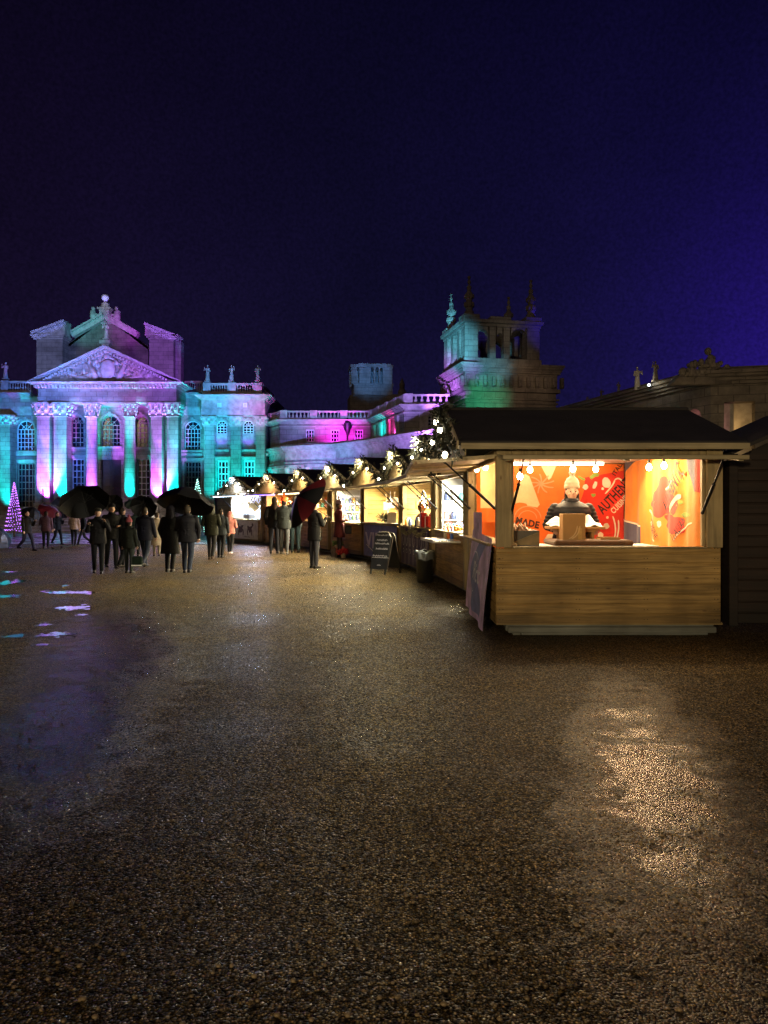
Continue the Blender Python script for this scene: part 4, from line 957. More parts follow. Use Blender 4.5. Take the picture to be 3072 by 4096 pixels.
def make_stall(first,loc,rz):
    s=empty('market_stall',loc,rz)
    k=MB();zf=.13
    for y in(0.02,LS/2,LS-.12): k.bbox(.12,DEP-.1,y+.0,y+.09,.045,.125,.008)
    for x in(.2,DEP/2,DEP-.3): k.bbox(x,x+.1,-.02,LS,.0,.043,.008)
    k.bbox(.14,DEP-.09,-.045,.015,.03,.105,.01);k.bbox(.3,DEP-.2,-.05,-.02,.005,.04,.006);obj('skid',k,M['skid'],s)
    k=MB();k.box(0,DEP,0,LS,zf-.004,zf+.02);obj('floor_deck',k,M['inner'],s)
    k=MB();boards(k,'Y',.032 if first else .1,LS-.1,.13,1.07,0,.03);obj('counter_wall',k,M['larch_y'],s)
    k=MB();boards(k,'Y',.1,LS-.1,.13,2.3,DEP-.03,.03);obj('back_wall',k,M['inner_y'],s)
    k=MB();boards(k,'X',.1,DEP-.1,.13,2.3,LS-.03,.03,.14);obj('end_wall',k,M['inner'],s)
    k=MB();boards(k,'X',.0 if first else .07,DEP-.02,.13,1.07 if first else 2.2,0,.03);obj('end_wall',k,M['larch'],s,label='plain boarded end wall')
    pw=.19
    for (x0,x1,y0,y1) in(((-.0,pw,-.012,.1) if first else (-.015,.1,-.012,.1)),((DEP-.2,DEP,-.012,.1) if first else (DEP-.1,DEP+.01,-.012,.1)),(-.015,.1,LS-.1,LS+.01),(DEP-.1,DEP+.01,LS-.1,LS+.01)):
        k=MB();k.bbox(x0,x1,y0,y1,1.072 if first and y0<0 else .13,2.28,.006);obj('post',k,M['post'],s)
    k=MB();k.bbox(-.1,.28,.12,LS-.12,1.085,1.12,.008);k.bbox(-.012,.05,.1,LS-.1,2.14,2.28,.006);obj('counter',k,M['post'],s)
    if first:
        k=MB();k.bbox(pw+.003,DEP-.203,-.025,.05,1.06,1.085,.006);k.bbox(pw+.003,DEP-.203,.0,.08,2.19,2.28,.006)
        k.bbox(pw,pw+.03,.03,.09,1.09,2.18,.004);k.bbox(DEP-.24,DEP-.205,.03,.09,1.09,2.18,.004);obj('opening_frame',k,M['post'],s)
    # ceiling boards
    k=MB();boards_=[k.box(.02,DEP-.03,.1+i*.15,.1+i*.15+.145,2.285,2.30) for i in range(19)];obj('ceiling',k,M['white'],s)
    # roof: two felted slopes
    zr,ze=2.97,2.36;x0,x1=-.5,DEP+.18;L=LS
    k=MB()
    for a,b_ in((-.27,L/2),(L+.27,L/2)):
        vs=[(x0,a,ze),(x1,a,ze),(x1,b_,zr),(x0,b_,zr),(x0,a,ze-.03),(x1,a,ze-.03),(x1,b_,zr-.03),(x0,b_,zr-.03)]
        k.add(vs,[(0,1,2,3),(7,6,5,4),(0,4,5,1),(1,5,6,2),(3,7,4,0)])
    k.tube([(x0-.01,L/2,zr-.005),(x1+.01,L/2,zr-.005)],.035,8)
    for t in():   # felt laps
        for a,b_ in((-.27,L/2),(L+.27,L/2)):
            y=a+(b_-a)*t;z=ze+(zr-ze)*t;k.bar((x0,y,z+.004),(x1,y,z+.004),.02,.008)
    obj('roof',k,M['felt'],s)
    # fascia under the eaves, verge boards, gable front
    for x in((.06,DEP*.36,DEP*.66,DEP-.08) if first else ()):
        k=MB()
        for q in range(8):
            for dx in(-.02,.02): k.tube([(x+dx,-.004,.19+q*.125),(x+dx,.004,.19+q*.125)],.0055,6)
        obj('screw_heads',k,M['iron'],s)
    for y,nm in((-.29,0),(L+.265,1)):
        k=MB();k.bbox(x0+.04,x1+.02,y,y+.024,ze-.10,ze-.025,.004);obj('fascia',k,M['pale_x'],s)
    k=MB();zs=ze-.14;y=-.1
    n_=20
    for i in range(n_):
        ya=-.1+(L+.2)*i/n_;yb=ya+(L+.2)/n_-.004;ym=(ya+yb)/2
        zt=ze+(zr-ze)*(1-abs(ym-L/2)/(L/2+.27))-.05
        k.box(x0+.1,x0+.12,ya,yb,2.2,zt)
    obj('gable',k,M['post'],s)
    k=MB()
    for a in(-.27,L+.27): k.bar((x0+.0,a,ze-.05),(x0+.0,L/2,zr-.05),.022,.11)
    obj('verge_board',k,M['pale_y'],s)
    # raised hatch along the court side
    h=MB();dz=-.07
    def hatch(mb,out,w0,w1,side):
        n_=7
        for i in range(n_):
            a=-out*i/n_;b_=-out*(i+1)/n_+.004;za=2.215+dz*i/n_;zb=2.215+dz*(i+1)/n_
            if side: vs=[(a,w0,za),(a,w1,za),(b_,w1,zb),(b_,w0,zb)]
            else: vs=[(w0,a,za),(w1,a,za),(w1,b_,zb),(w0,b_,zb)]
            vs2=[(x,y,z-.018) for x,y,z in vs];mb.add(vs+vs2,[(0,1,2,3),(7,6,5,4),(0,4,5,1),(1,5,6,2),(2,6,7,3),(3,7,4,0)])
        for w_ in(w0+.02,(w0+w1)/2,w1-.08):
            if side: mb.bar((-.02,w_+.03,2.185),(-out+.03,w_+.03,2.185+dz),.06,.03)
            else: mb.bar((w_+.03,-.02,2.185),(w_+.03,-out+.03,2.185+dz),.06,.03)
        if side: mb.bbox(-out-.03,-out,w0-.02,w1+.02,2.215+dz-.045,2.215+dz+.02,.005)
        else: mb.bbox(w0-.02,w1+.02,-out-.03,-out,2.215+dz-.03,2.215+dz+.02,.005)
    hatch(h,1.0,-.02,L+.02,True);ho=obj('hatch',h,M['pale_y'],s)
    for y in(.16,L-.16):
        st=MB();st.tube([(-.62,y,2.13),(-.3,y,1.84)],.011,8);st.tube([(-.3,y,1.84),(.0,y,1.56)],.019,8);st.ball((-.62,y,2.13),.02,8,6);st.ball((0,y,1.56),.022,8,6);st.ball((-.3,y,1.84),.024,8,6)
        obj('strut',st,M['iron'],ho)
    if first:
        h=MB();hatch(h,.62,.0,DEP+.0,False);ho=obj('hatch',h,M['pale_x'],s)
        for x,xb in((pw+.05,pw+.0),(DEP-.2,DEP-.24)):
            st=MB();st.tube([(x+.02,-.42,2.14),(x,-.2,1.84)],.010,8);st.tube([(x,-.2,1.84),(xb,.02,1.50)],.018,8);st.ball((x+.02,-.42,2.14),.02,8,6);st.ball((xb,.02,1.50),.022,8,6);st.ball((x,-.2,1.84),.023,8,6)
            obj('strut',st,M['iron'],ho)
    return s
CN=[(1.378,9.36),(1.42,13.4),(1.07,16.9),(.43,20.2),(-.68,23.3),(-1.95,26.6),(-3.45,29.9),(-5.3,33.0),(-7.6,36.1)]
TH=[]
for i in range(8):
    p,q=CN[i],CN[i+1];TH.append(0.0 if i==0 else math.atan2(-(q[0]-p[0]),q[1]-p[1]))
TH[0]=0.0
SM=[Matrix.Translation((CN[i][0],CN[i][1],0))@Matrix.Rotation(TH[i],4,'Z') for i in range(8)]
LAB=['nearest timber market stall, open on two sides, hung inside with orange printed food banners',
 'timber market stall second in the row, with white lit shelves and a tray of leaflets',
 'timber market stall with purple counter cloth, copper still and red boxes',
 'timber market stall with bare board inside wall behind the chalkboard and blue front banner',
 'timber market stall with rows of bottles on white lit shelves',
 'timber market stall partly hidden behind the red and black umbrella',
 'timber market stall with red hanging ornaments and a warm light strip',
 'farthest timber market stall of the row, glowing ice blue and white inside']
stalls=[make_stall(True,(CN[0][0],CN[0][1],0),TH[0])]
t2_=make_stall(False,(CN[1][0],CN[1][1],0),TH[1]);stalls.append(t2_)
for i in range(2,8):
    c=copy_tree(t2_);c.location=(CN[i][0],CN[i][1],0);c.rotation_euler=(0,0,TH[i]);stalls.append(c)
for i,s in enumerate(stalls): tag(s,LAB[i],'market stall','timber market stalls in a curving row')
def SP(i,x,y,z=0): return SM[i]@Vector((x,y,z))
def at(i,name,mb,mat,x,y,z,rz=0,parent=None,**k): 
    p=SP(i,x,y,z);return obj(name,mb,mat,None,p,TH[i]+rz,**k)
def eat(i,name,x,y,z,rz=0,**k): return empty(name,SP(i,x,y,z),TH[i]+rz,**k)

# dark closed shed to the right of the nearest stall
sh=empty('closed_shed',(WX(2895,9.9)+.02,9.75,0),R(-4),label='closed dark stained shed with felt roof at the right of the orange stall',cat='shed')
k=MB();boards(k,'X',.08,3.4,.08,2.18,0,.03,.14);obj('front_wall',k,M['brown'],sh)
k=MB();boards(k,'Y',.08,3.0,.08,2.18,0,.03,.14);obj('side_wall',k,M['brown'],sh)
for xa in(-.02,3.32): k=MB();k.bbox(xa,xa+.11,-.02,.09,.05,2.25,.008);obj('post',k,M['brown'],sh)
k=MB();k.bbox(.75,.81,-.03,0,.1,2.15,.006);k.bbox(1.7,1.76,-.03,0,.1,2.15,.006);obj('door_frame',k,M['brown'],sh)
k=MB()
for a,b_ in((-.1,1.75),(3.6,1.75)):
    vs=[(a,-.3,2.27),(a,3.2,2.27),(b_,3.2,3.1),(b_,-.3,3.1)];k.add(vs+[(x,y,z-.05) for x,y,z in vs],[(0,1,2,3),(7,6,5,4),(0,4,5,1),(1,5,6,2),(2,6,7,3),(3,7,4,0)])
obj('roof',k,M['felt'],sh)
k=MB();k.prism([(.02,2.18),(3.4,2.18),(1.75,3.0)],0,.03);obj('gable',k,M['brown'],sh)

# ---------------------------------------------------------------- garlands with bulbs on every gable
bulb_m=emis('warm_bulb',(1,.86,.62),30)
rnd=random.Random(21)
def garland_meshes(seed):
    rnd=random.Random(seed);f=MB();L=LS
    path=[Vector((-.57,-.38,2.26)),Vector((-.56,L*.24,2.66)),Vector((-.57,L/2,2.99)),Vector((-.56,L*.76,2.64)),Vector((-.57,L+.3,2.26))]
    def P(t):
        t*=4;i=min(3,int(t));u=t-i;p=path[i].lerp(path[i+1],u);p.z-=.10*math.sin(math.pi*u);return p
    f.tube([P(t/30) for t in range(31)],.025,5)
    for k in range(950):
        t=rnd.random();p=P(t);r=.02+.095*rnd.random()**.8*(1+.5*math.sin(t*37)*.8)
        a=rnd.random()*6.28;d=Vector((math.cos(a),rnd.uniform(-.6,.6),math.sin(a)*1.1))
        q=p+d*r;dr=(d+Vector((rnd.uniform(-.6,.6),rnd.uniform(-.6,.6),rnd.uniform(-.8,.3)))).normalized()
        l=.035+.05*rnd.random();w_=dr.cross(Vector((rnd.random(),rnd.random(),rnd.random()))).normalized()*(.010+.012*rnd.random())
        f.add([q-w_,q+w_,q+dr*l+w_*.2,q+dr*l-w_*.2],[(0,1,2,3)])
    bs=[P((k+.4+rnd.uniform(-.28,.28))/5)+Vector((-.08,rnd.uniform(-.05,.05),rnd.uniform(-.08,.02))) for k in range(5)]
    return f.mesh('foliage',M['foliage']),bs
gms=[garland_meshes(5),garland_meshes(9)]
bm_=MB();bm_.ball((0,0,0),(.034,.034,.04),12,9);bulb_mesh=bm_.mesh('bulb',bulb_m,True)
bs2=MB();bs2.ball((0,0,0),(.023,.023,.028),10,8);bulb_small=bs2.mesh('bulb',bulb_m,True)
hm_=MB();hm_.tube([(0,0,.03),(0,0,.085)],[.022,.016],8);hm_.tube([(0,0,.08),(.03,.02,.14)],.005,5);holder_mesh=hm_.mesh('holder',M['black'],True)
GL=['fir garland with glowing bulbs on the gable of the '+x+' stall' for x in('nearest','second','third, purple cloth','fourth, blue banner','fifth, bottle shelf','sixth, umbrella hidden','seventh, red ornament','farthest, ice blue')]
for i in range(8):
    fm,bs=gms[i%2]
    g_=eat(i,'garland',0,0,0,label=GL[i],cat='garland',group='fir garlands on the stall gables')
    obj('foliage',fm,None,g_)
    for b_ in bs:
        bo=obj('bulb',bulb_mesh if i<1 else bulb_small,None,g_,b_);obj('holder',holder_mesh,None,bo)
    for b_ in(bs[1],bs[3]):
        p=SM[i]@(b_+Vector((-.22,0,-.02)));lamp('garland_glow','POINT',p,(.7 if i==0 else 1.6),(1,.72,.4),size=.04)

# ================================================================= inside the nearest stall
BK=12.36-9.36          # depth of the banner from the front
ORA=cloth_mat('orange_print',(.86,.16,.012));RED=cloth_mat('red_print',(.72,.03,.012));YEL=cloth_mat('yellow_print',(.80,.25,.018))
BEI=cloth_mat('beige_print',(.75,.55,.28));NAV=cloth_mat('navy_print',(.06,.065,.12));DKT=cloth_mat('dark_lettering',(.035,.008,.006));CRM=cloth_mat('cream_print',(.85,.72,.55));GRN=cloth_mat('green_print',(.25,.35,.05));PNK=cloth_mat('rust_print',(.85,.28,.12))
def text_mb(body,size,shear=0,bold=0,curve=None):
    cu=bpy.data.curves.new('t','FONT');cu.body=body;cu.size=size;cu.shear=shear;cu.offset=bold;cu.resolution_u=3
    cu.space_character=1.05
    o=bpy.data.objects.new('t',cu);col.objects.link(o);dg=bpy.context.evaluated_depsgraph_get();dg.update()
    me=bpy.data.meshes.new_from_object(o.evaluated_get(dg));mb=MB()
    mb.add([(v.co.x,v.co.y,0) for v in me.vertices],[tuple(p.vertices) for p in me.polygons])
    bpy.data.objects.remove(o);bpy.data.curves.remove(cu);bpy.data.meshes.remove(me);return mb
def onto(mb,fn):   # flat design (u,v,layer) laid on a cloth surface
    mb.v=[tuple(fn(*v)) for v in mb.v];return mb
def blob(cx,cy,rx,ry,n=28,wob=.1,seed=1,lay=1,rot=0):
    mb=MB();pts=[]
    for k in range(n):
        a=2*math.pi*k/n;r=1+wob*mnoise.noise(Vector((math.cos(a)*1.5,math.sin(a)*1.5,seed*2.3)))*2
        x,y=rx*r*math.cos(a),ry*r*math.sin(a);pts.append((cx+x*math.cos(rot)-y*math.sin(rot),cy+x*math.sin(rot)+y*math.cos(rot),lay))
    mb.add([(cx,cy,lay)]+pts,[(0,1+k,1+(k+1)%n) for k in range(n)]);return mb
def sweep(pts,w,lay=1):
    mb=MB();n=len(pts);vs=[]
    for i,(x,y) in enumerate(pts):
        a=pts[max(0,i-1)];b_=pts[min(n-1,i+1)];dx,dy=b_[0]-a[0],b_[1]-a[1];l=math.hypot(dx,dy) or 1
        ww=w*(1 if 0<i<n-1 else .5);vs+= [(x-dy/l*ww,y+dx/l*ww,lay),(x+dy/l*ww,y-dx/l*ww,lay)]
    mb.add(vs,[(2*i,2*i+1,2*i+3,2*i+2) for i in range(n-1)]);return mb
def bez(p0,p1,p2,n=12): return [((1-t)**2*p0[0]+2*t*(1-t)*p1[0]+t*t*p2[0],(1-t)**2*p0[1]+2*t*(1-t)*p1[1]+t*t*p2[1]) for t in [i/n for i in range(n+1)]]
def poly2(pts,lay=1): 
    mb=MB();mb.add([(x,y,lay) for x,y in pts],[tuple(range(len(pts)))]);return mb
def mesh_merge(ms):
    m=MB()
    for q in ms: m.add(q.v,q.f)
    return m
# back banner: u across (0..2.4), v up
def bmap(u,v,l): return (.12+u, BK-.06+.022*math.sin(u*5.3+v*1.1)+.010*math.sin(v*7+u*2)-.0035*l, v)
def px2uv(px,py,D=12.3): return (WX(px,D)-1.378-.12, WZ(py,D))
bb=empty('orange_banner',(1.378,9.36,0),0,label='orange and red printed cloth banner on the back wall behind the vendor',cat='banner')
def cloth(u0,u1,v0,v1,nu,nv,fn,lay=0):
    m=MB();m.grid(lambda a,b_:fn(u0+(u1-u0)*a,v0+(v1-v0)*b_,lay),nu,nv);return m
uR=px2uv(2335,1900)[0];uE=px2uv(2497,1900)[0]
obj('orange_field',cloth(.0,uE,.5,2.27,90,40,bmap),ORA,bb,smooth=True)
# red field: sloping left border
rm=MB();rm.grid(lambda a,b_:bmap((uR-.18+.30*abs(b_-.45)+.05*math.sin(b_*9))*(1-a)+uE*a,.5+1.55*b_+ .12*a,1),30,30);obj('red_field',rm,RED,bb,smooth=True)
tri=[px2uv(*p) for p in((2048,1985),(2100,1895),(2118,1905),(2160,2018),(2150,2030),(2048,2012))]
ms=[poly2(tri,1),poly2([px2uv(*p) for p in((2160,1855),(2195,1920),(2205,1912),(2228,1855))],1)]
obj('pizza_slice_print',onto(mesh_merge(ms),bmap),BEI,bb)
ms=[]
for i in range(9):
    a=i*.7;u0,v0=px2uv(2165,1935);ms.append(sweep(bez((u0,v0),(u0+.1*math.cos(a),v0+.1*math.sin(a)),(u0+.22*math.cos(a+.3),v0+.16*math.sin(a+.3))),.012,1))
u0,v0=px2uv(2110,2075)
ms.append(sweep([(u0+.22*math.cos(t*.25),v0+.2*math.sin(t*.25)) for t in range(0,14)],.010,1));ms.append(sweep([(u0+.15*math.cos(t*.25),v0+.13*math.sin(t*.25)) for t in range(0,14)],.008,1))
obj('leaf_print',onto(mesh_merge(ms),bmap),PNK,bb)
def lettering(body,size,px,py,ang,mat,parent,fn,uvf,bold=.004,lay=2,sx=1,arc=0,shear=0):
    t=text_mb(body,size,shear,bold);u0,v0=uvf(px,py);c,s=math.cos(ang),math.sin(ang);out=[]
    for x,y,z in t.v:
        x*=sx;y2=y+arc*x*x
        out.append((u0+x*c-y2*s,v0+x*s+y2*c,lay))
    t.v=out;onto(t,fn);return obj('lettering',t,mat,parent)
lettering('MADE',.15,2058,2092,-.22,DKT,bb,bmap,px2uv,.006,sx=.95)
lettering('AUTHENTIC',.235,2412,2058,.80,DKT,bb,bmap,px2uv,.006,sx=.62)
lettering('CUISINE',.13,2456,2056,.80,CRM,bb,bmap,px2uv,.003,sx=.7)
lettering('ITALIAN',.10,2462,1905,1.0,DKT,bb,bmap,px2uv,.002)
ms=[]
for (px,py,a,b_,r_) in((2428,1930,.07,.085,.3),(2410,1955,.022,.022,0),(2340,1948,.05,.04,.4),(2378,1940,.03,.06,-.4),(2430,2070,.022,.022,0),(2425,2105,.05,.045,0),(2400,2140,.045,.05,0),(2205,2160,.1,.09,.4)): 
    u0,v0=px2uv(px,py);ms.append(blob(u0,v0,a,b_,24,.15,px,2,r_))
for p0,p1,p2 in(((2420,1975),(2455,1940),(2460,1920)),((2460,1920),(2475,1905),(2490,1925)),((2452,2065),(2470,2110),(2458,2150)),((2475,2080),(2480,2120),(2465,2160))):
    ms.append(sweep(bez(px2uv(*p0),px2uv(*p1),px2uv(*p2)),.012,2))
obj('garlic_print',onto(mesh_merge(ms),bmap),CRM,bb)
ms=[sweep(bez(px2uv(2310,1905),px2uv(2325,1915),px2uv(2338,1920)),.018,2),sweep(bez(px2uv(2360,1915),px2uv(2375,1895),px2uv(2395,1900)),.03,2),blob(*px2uv(2372,1980),.035,.03,16,.3,3,2)]
obj('basil_print',onto(mesh_merge(ms),bmap),GRN,bb)
ms=[poly2([px2uv(*p) for p in((2493,1830),(2497,1895),(2440,1850),(2440,1830))],2)]
# curtain banner along the right-hand wall: runs from the back (u=0) to the front (u=2.75)
cA=Vector((3.86,12.22));cB=Vector((4.0,9.52));cd=(cB-cA);cL=cd.length;cd.normalize();cn_=Vector((-cd.y,cd.x))*-1
if cn_.x>0: cn_=-cn_
def cmap(u,v,l):
    q=cA+cd*u;k=.024*math.sin(u*11+.6*math.sin(v*2))*(.4+.6*(2.3-v)/1.2)+.006*math.sin(u*23)+.0035*l
    return (q.x+cn_.x*k-1.378,q.y+cn_.y*k-9.36,v)
def inter(px):   # u on the curtain where a sight line through column px meets it
    t=(px-1536)/F
    return (t*cA.y-cA.x)/(cd.x-t*cd.y)
def cuv(px,py):
    u=inter(px);D=cA.y+cd.y*u;return (u,WZ(py,D))
yb=empty('yellow_banner',(1.378,9.36,0),0,label='yellow orange printed cloth banner hanging in folds along the right side wall',cat='banner')
obj('yellow_field',cloth(0,cL,.6,2.3,160,24,cmap),YEL,yb,smooth=True)
def cquad(pts,lay,n=14):   # quad of photo corners draped over the folds
    a,b_,c,d=[cuv(*p) for p in pts]
    def f(s,t):
        u=(a[0]*(1-s)+b_[0]*s)*(1-t)+(d[0]*(1-s)+c[0]*s)*t;v=(a[1]*(1-s)+b_[1]*s)*(1-t)+(d[1]*(1-s)+c[1]*s)*t;return cmap(u,v,lay)
    m=MB();m.grid(f,n,n);return m
obj('navy_print',mesh_merge([cquad(((2497,1895),(2545,1840),(2560,1815),(2497,1800)),1),cquad(((2492,2170),(2568,2180),(2568,2100),(2492,2074)),1),cquad(((2752,1880),(2785,1970),(2785,1820),(2740,1820)),1)]),NAV,yb)
obj('cream_edging',mesh_merge([cquad(((2492,2082),(2568,2108),(2568,2101),(2492,2075)),2)]),CRM,yb)
def cblob(px,py,a,b_,seed,lay,wob=.15):
    u0,v0=cuv(px,py);m=blob(u0,v0,a,b_,40,wob,seed,lay)
    # refine into rings so the print follows the folds
    mm=MB();pts=[Vector(v) for v in m.v[1:]];c=Vector(m.v[0]);rings=5;n=len(pts);vs=[c]
    for r_ in range(1,rings+1): vs+=[c.lerp(p,r_/rings) for p in pts]
    fs=[(0,1+k,1+(k+1)%n) for k in range(n)]
    for r_ in range(rings-1):
        for k in range(n): fs.append((1+r_*n+k,1+(r_+1)*n+k,1+(r_+1)*n+(k+1)%n,1+r_*n+(k+1)%n))
    mm.v=[cmap(*v) for v in vs];mm.f=fs;return mm
obj('tomato_print',mesh_merge([cblob(2650,2020,.42,.20,4,1,.25),cblob(2655,1965,.25,.16,8,1,.3),cblob(2690,2090,.30,.13,5,1,.3)]),RED,yb)
obj('pepper_print',mesh_merge([cblob(2742,2060,.14,.04,4,2),cblob(2722,2010,.05,.035,4,2)]),GRN,yb)
def csweep(ps,w,lay=2): 
    m=sweep(ps,w,lay);m.v=[cmap(*v) for v in m.v];return m
obj('ribbon_print',mesh_merge([csweep(bez(cuv(2600,2085),cuv(2605,2150),cuv(2625,2165)),.012),csweep(bez(cuv(2678,2045),cuv(2700,1990),cuv(2725,1985)),.035),csweep(bez(cuv(2700,2160),cuv(2730,2100),cuv(2775,2092)),.012),csweep(bez(cuv(2595,2040),cuv(2610,2060),cuv(2612,2080)),.02),cblob(2640,2095,.06,.05,3,2),cblob(2602,2092,.035,.03,3,2),csweep(bez(cuv(2660,1958),cuv(2680,1945),cuv(2690,1915)),.018)]),CRM,yb)
def clet(body,size,px,py,px2,py2,mat,bold=.004):
    t=text_mb(body,size,0,bold);w_=max(v[0] for v in t.v);a=Vector(cuv(px,py));b_=Vector(cuv(px2,py2));d=b_-a;s=d.length/w_
    d.normalize();n_=Vector((-d.y,d.x));out=[]
    for x,y,z in t.v: 
        q=a+d*x*s+n_*y;out.append(cmap(q.x,q.y,9))
    t.v=out;return obj('lettering',t,mat,yb)
clet('AUTHENTIC',.34,2672,2055,2742,1890,DKT,.010)
clet('ITALIAN',.17,2705,2168,2745,2085,DKT,.002)
clet('CUISINE',.14,2610,2085,2632,2160,DKT,.002)
RD2=cloth_mat('striped_print',(.62,.05,.02))
obj('red_edge_print',mesh_merge([cquad(((2785,1965),(2812,1975),(2812,1820),(2785,1820)),1,8)]),RD2,yb)
# beige half-banner on the court side of the stall, orange at its foot
lb=empty('side_banner',(1.378,9.36,0),0,label='beige and orange cloth banner hung behind the left opening of the nearest stall',cat='banner')
def lmap(u,v,l): return (.30+u,2.55+.02*math.sin(u*20)-.0035*l,v)
# (hangs just in front of the far corner)
obj('beige_field',cloth(-.17,.10,1.34,2.27,12,10,lmap),BEI,lb,smooth=True)
obj('orange_field',cloth(-.17,.10,1.34,1.56,12,4,lmap,1),ORA,lb,smooth=True)

# festoon bulbs inside
fb=emis('festoon_bulb',(1,.74,.38),55)
fcable=[(.02,.9,2.24)];bulbs=[]
for (px,py,D) in((1907,1876,11.6),(1942,1868,11.0),(2080,1905,9.95),(2120,1878,10.6),(2292,1874,10.35),(2383,1876,10.8),(2596,1869,10.6),(2656,1862,10.2)):
    bulbs.append(W(px,py,D)-Vector((1.378,9.36,0)))
fo=empty('festoon_lights',(1.378,9.36,0),0,label='string of warm glowing bulbs hung under the ceiling of the nearest stall',cat='string lights')
cb=MB()
order=[2,0,1,3,4,5,6,7]
for i,j in zip(order,order[1:]):
    a=bulbs[i]+Vector((0,0,.16));b_=bulbs[j]+Vector((0,0,.16));a.z=max(a.z,2.2);b_.z=max(b_.z,2.2)
    cb.tube([a.lerp(b_,t/8)-Vector((0,0,.10*math.sin(math.pi*t/8)*(-.2))) for t in range(9)],.005,5)
for b_ in bulbs: cb.tube([(b_.x,b_.y,max(2.2,b_.z+.16)),(b_.x,b_.y,b_.z+.07)],.004,5)
obj('cable',cb,M['black'],fo)
bm_=MB();bm_.lathe([(.012,.055),(.02,.04),(.036,.012),(.038,-.01),(.03,-.034),(.014,-.046)],(0,0,0),14);fbm=bm_.mesh('bulb',fb,True)
hm_=MB();hm_.tube([(0,0,.05),(0,0,.105)],[.02,.013],10);fhm=hm_.mesh('holder',M['black'],True)
for b_ in bulbs:
    o=obj('bulb',fbm,None,fo,b_);obj('holder',fhm,None,o)
    lamp('festoon_glow','POINT',Vector((1.378,9.36,0))+b_+Vector((0,-.0,-.085)),(13 if b_.x>2.2 and b_.y>.5 else 10),(1,.68,.34),size=.04)
lamp('stall_strip_light','AREA',(1.378+1.5,9.36+1.85,2.24),120,(1,.72,.40),(1.378+1.5,9.36-.3,0),1.8,sx=.25)
sl_=empty('strip_light',(1.378+1.15,9.36+2.75,2.262),0,label='bright white strip light under the ceiling above the orange banner',cat='light')
k=MB();k.bbox(-.95,.95,-.05,.05,-.02,.02,.006);obj('tube',k,emis('strip_white',(1,.88,.66),9),sl_)
lamp('stall_strip_light','AREA',(1.378+1.4,9.36+1.5,2.12),5,(1,.8,.5),(1.378+1.4,9.36+1.5,3),1.2,sx=.3)

# table, crate, boxes, tray
tb=empty('trestle_table',(1.378+.2,9.36+.55,.15),0,label='long serving table just inside the front opening',cat='table')
k=MB();k.bbox(.0,2.0,0,.62,.88,.92,.008);obj('table_top',k,M['white'],tb)
for x in(.08,1.86):
    for y in(.05,.5): k=MB();k.bbox(x,x+.05,y,y+.05,0,.878,.004);obj('leg',k,M['iron'],tb)
k=MB();k.bbox(.63,1.66,-.05,.66,.922,.99,.02);obj('cloth_roll',k,cloth_mat('dark_brown_cloth',(.12,.06,.03)),tb)
TZ=1.07
cr=empty('serving_crate',(1.378+.20,9.36+.35,TZ),0,label='dark grey display crate filled with wrapped goods at the left of the counter',cat='crate')
k=MB();k.box(0,.40,0,.03,0,.2);k.box(0,.40,.33,.36,0,.2);k.box(0,.03,.03,.33,0,.2);k.box(.37,.40,.03,.33,0,.2);k.box(.03,.37,.03,.33,0,.02);obj('crate_body',k,simple('slate_plastic',(.09,.09,.09),.5),cr)
k=MB();rnd=random.Random(5)
for i in range(26):
    x,y=rnd.uniform(.05,.34),rnd.uniform(.05,.3);k.caps((x,y,.17),(x+rnd.uniform(-.07,.07),y+.03,.17+rnd.uniform(.02,.12)),.022,.012,6)
obj('wrapped_goods',k,simple('wrap_foil',(.4,.25,.17),.3,.3,var=.6,scale=20),cr,smooth=True)
k=MB();k.add([(0,-.006,.02),(.40,-.006,.02),(.40,-.006,.19),(.22,-.006,.12)],[(0,1,2,3)]);k.bar((.02,-.01,.03),(.38,-.01,.17),.01,.012);obj('front_label',k,simple('olive_print',(.2,.16,.09),.5),cr)
bx=empty('cardboard_box',(WX(2287,10.15),10.02,1.135),0,label='tall plain brown cardboard box standing in front of the vendor',cat='box')
hw_=.150;k=MB();k.bbox(-hw_,hw_,0,.2,0,.35,.006);obj('carton',k,M['card'],bx)
k=MB();k.bbox(-hw_-.002,-.0,-.003,.0,.352,.354);ms=[];
for dx in(0,.035): ms.append(sweep(bez((-.07+dx,.02),(.03+dx,.06),(.04+dx,.19)),.008))
q=mesh_merge(ms);q.v=[(x,-.004,y) for x,y,z in q.v];obj('carton_marking',q,simple('tape_beige',(.62,.45,.25),.5),bx)
k=MB();k.box(.05,.10,-.003,-.001,.01,.16);obj('tape',k,simple('tape_brown',(.55,.35,.12),.35),bx)
pb=empty('pizza_box',(WX(2297,10.5),10.32,1.27),0,label='open white pizza box with crumpled paper held in front of the vendor',cat='box')
k=MB();k.bbox(-.37,.38,0,.38,0,.035,.006);obj('box_base',k,M['card'],pb)
k=MB();k.grid(lambda a,b_:(-.36+.72*a,.02+.34*b_,.04+.075*max(0,mnoise.noise(Vector((a*4,b_*4,.3))))+.16*math.exp(-((a-.82)**2)*60)*(b_)+.12*math.exp(-((a-.18)**2)*40)*b_),36,18);obj('crumpled_paper',k,M['paper'],pb,smooth=True)
stk=MB();stk.box(-.37,.38,.0,.02,-.0,.0)
pdz=empty('wooden_riser',(WX(2297,10.6),10.55,1.07),0,label='small wooden riser under the open white pizza box',cat='stand')
k=MB();k.bbox(-.25,.25,-.12,.1,.16,.198,.005);k.bbox(-.24,-.2,-.1,.08,0,.158,.004);k.bbox(.2,.24,-.1,.08,0,.158,.004);obj('riser_frame',k,M['card'],pdz)
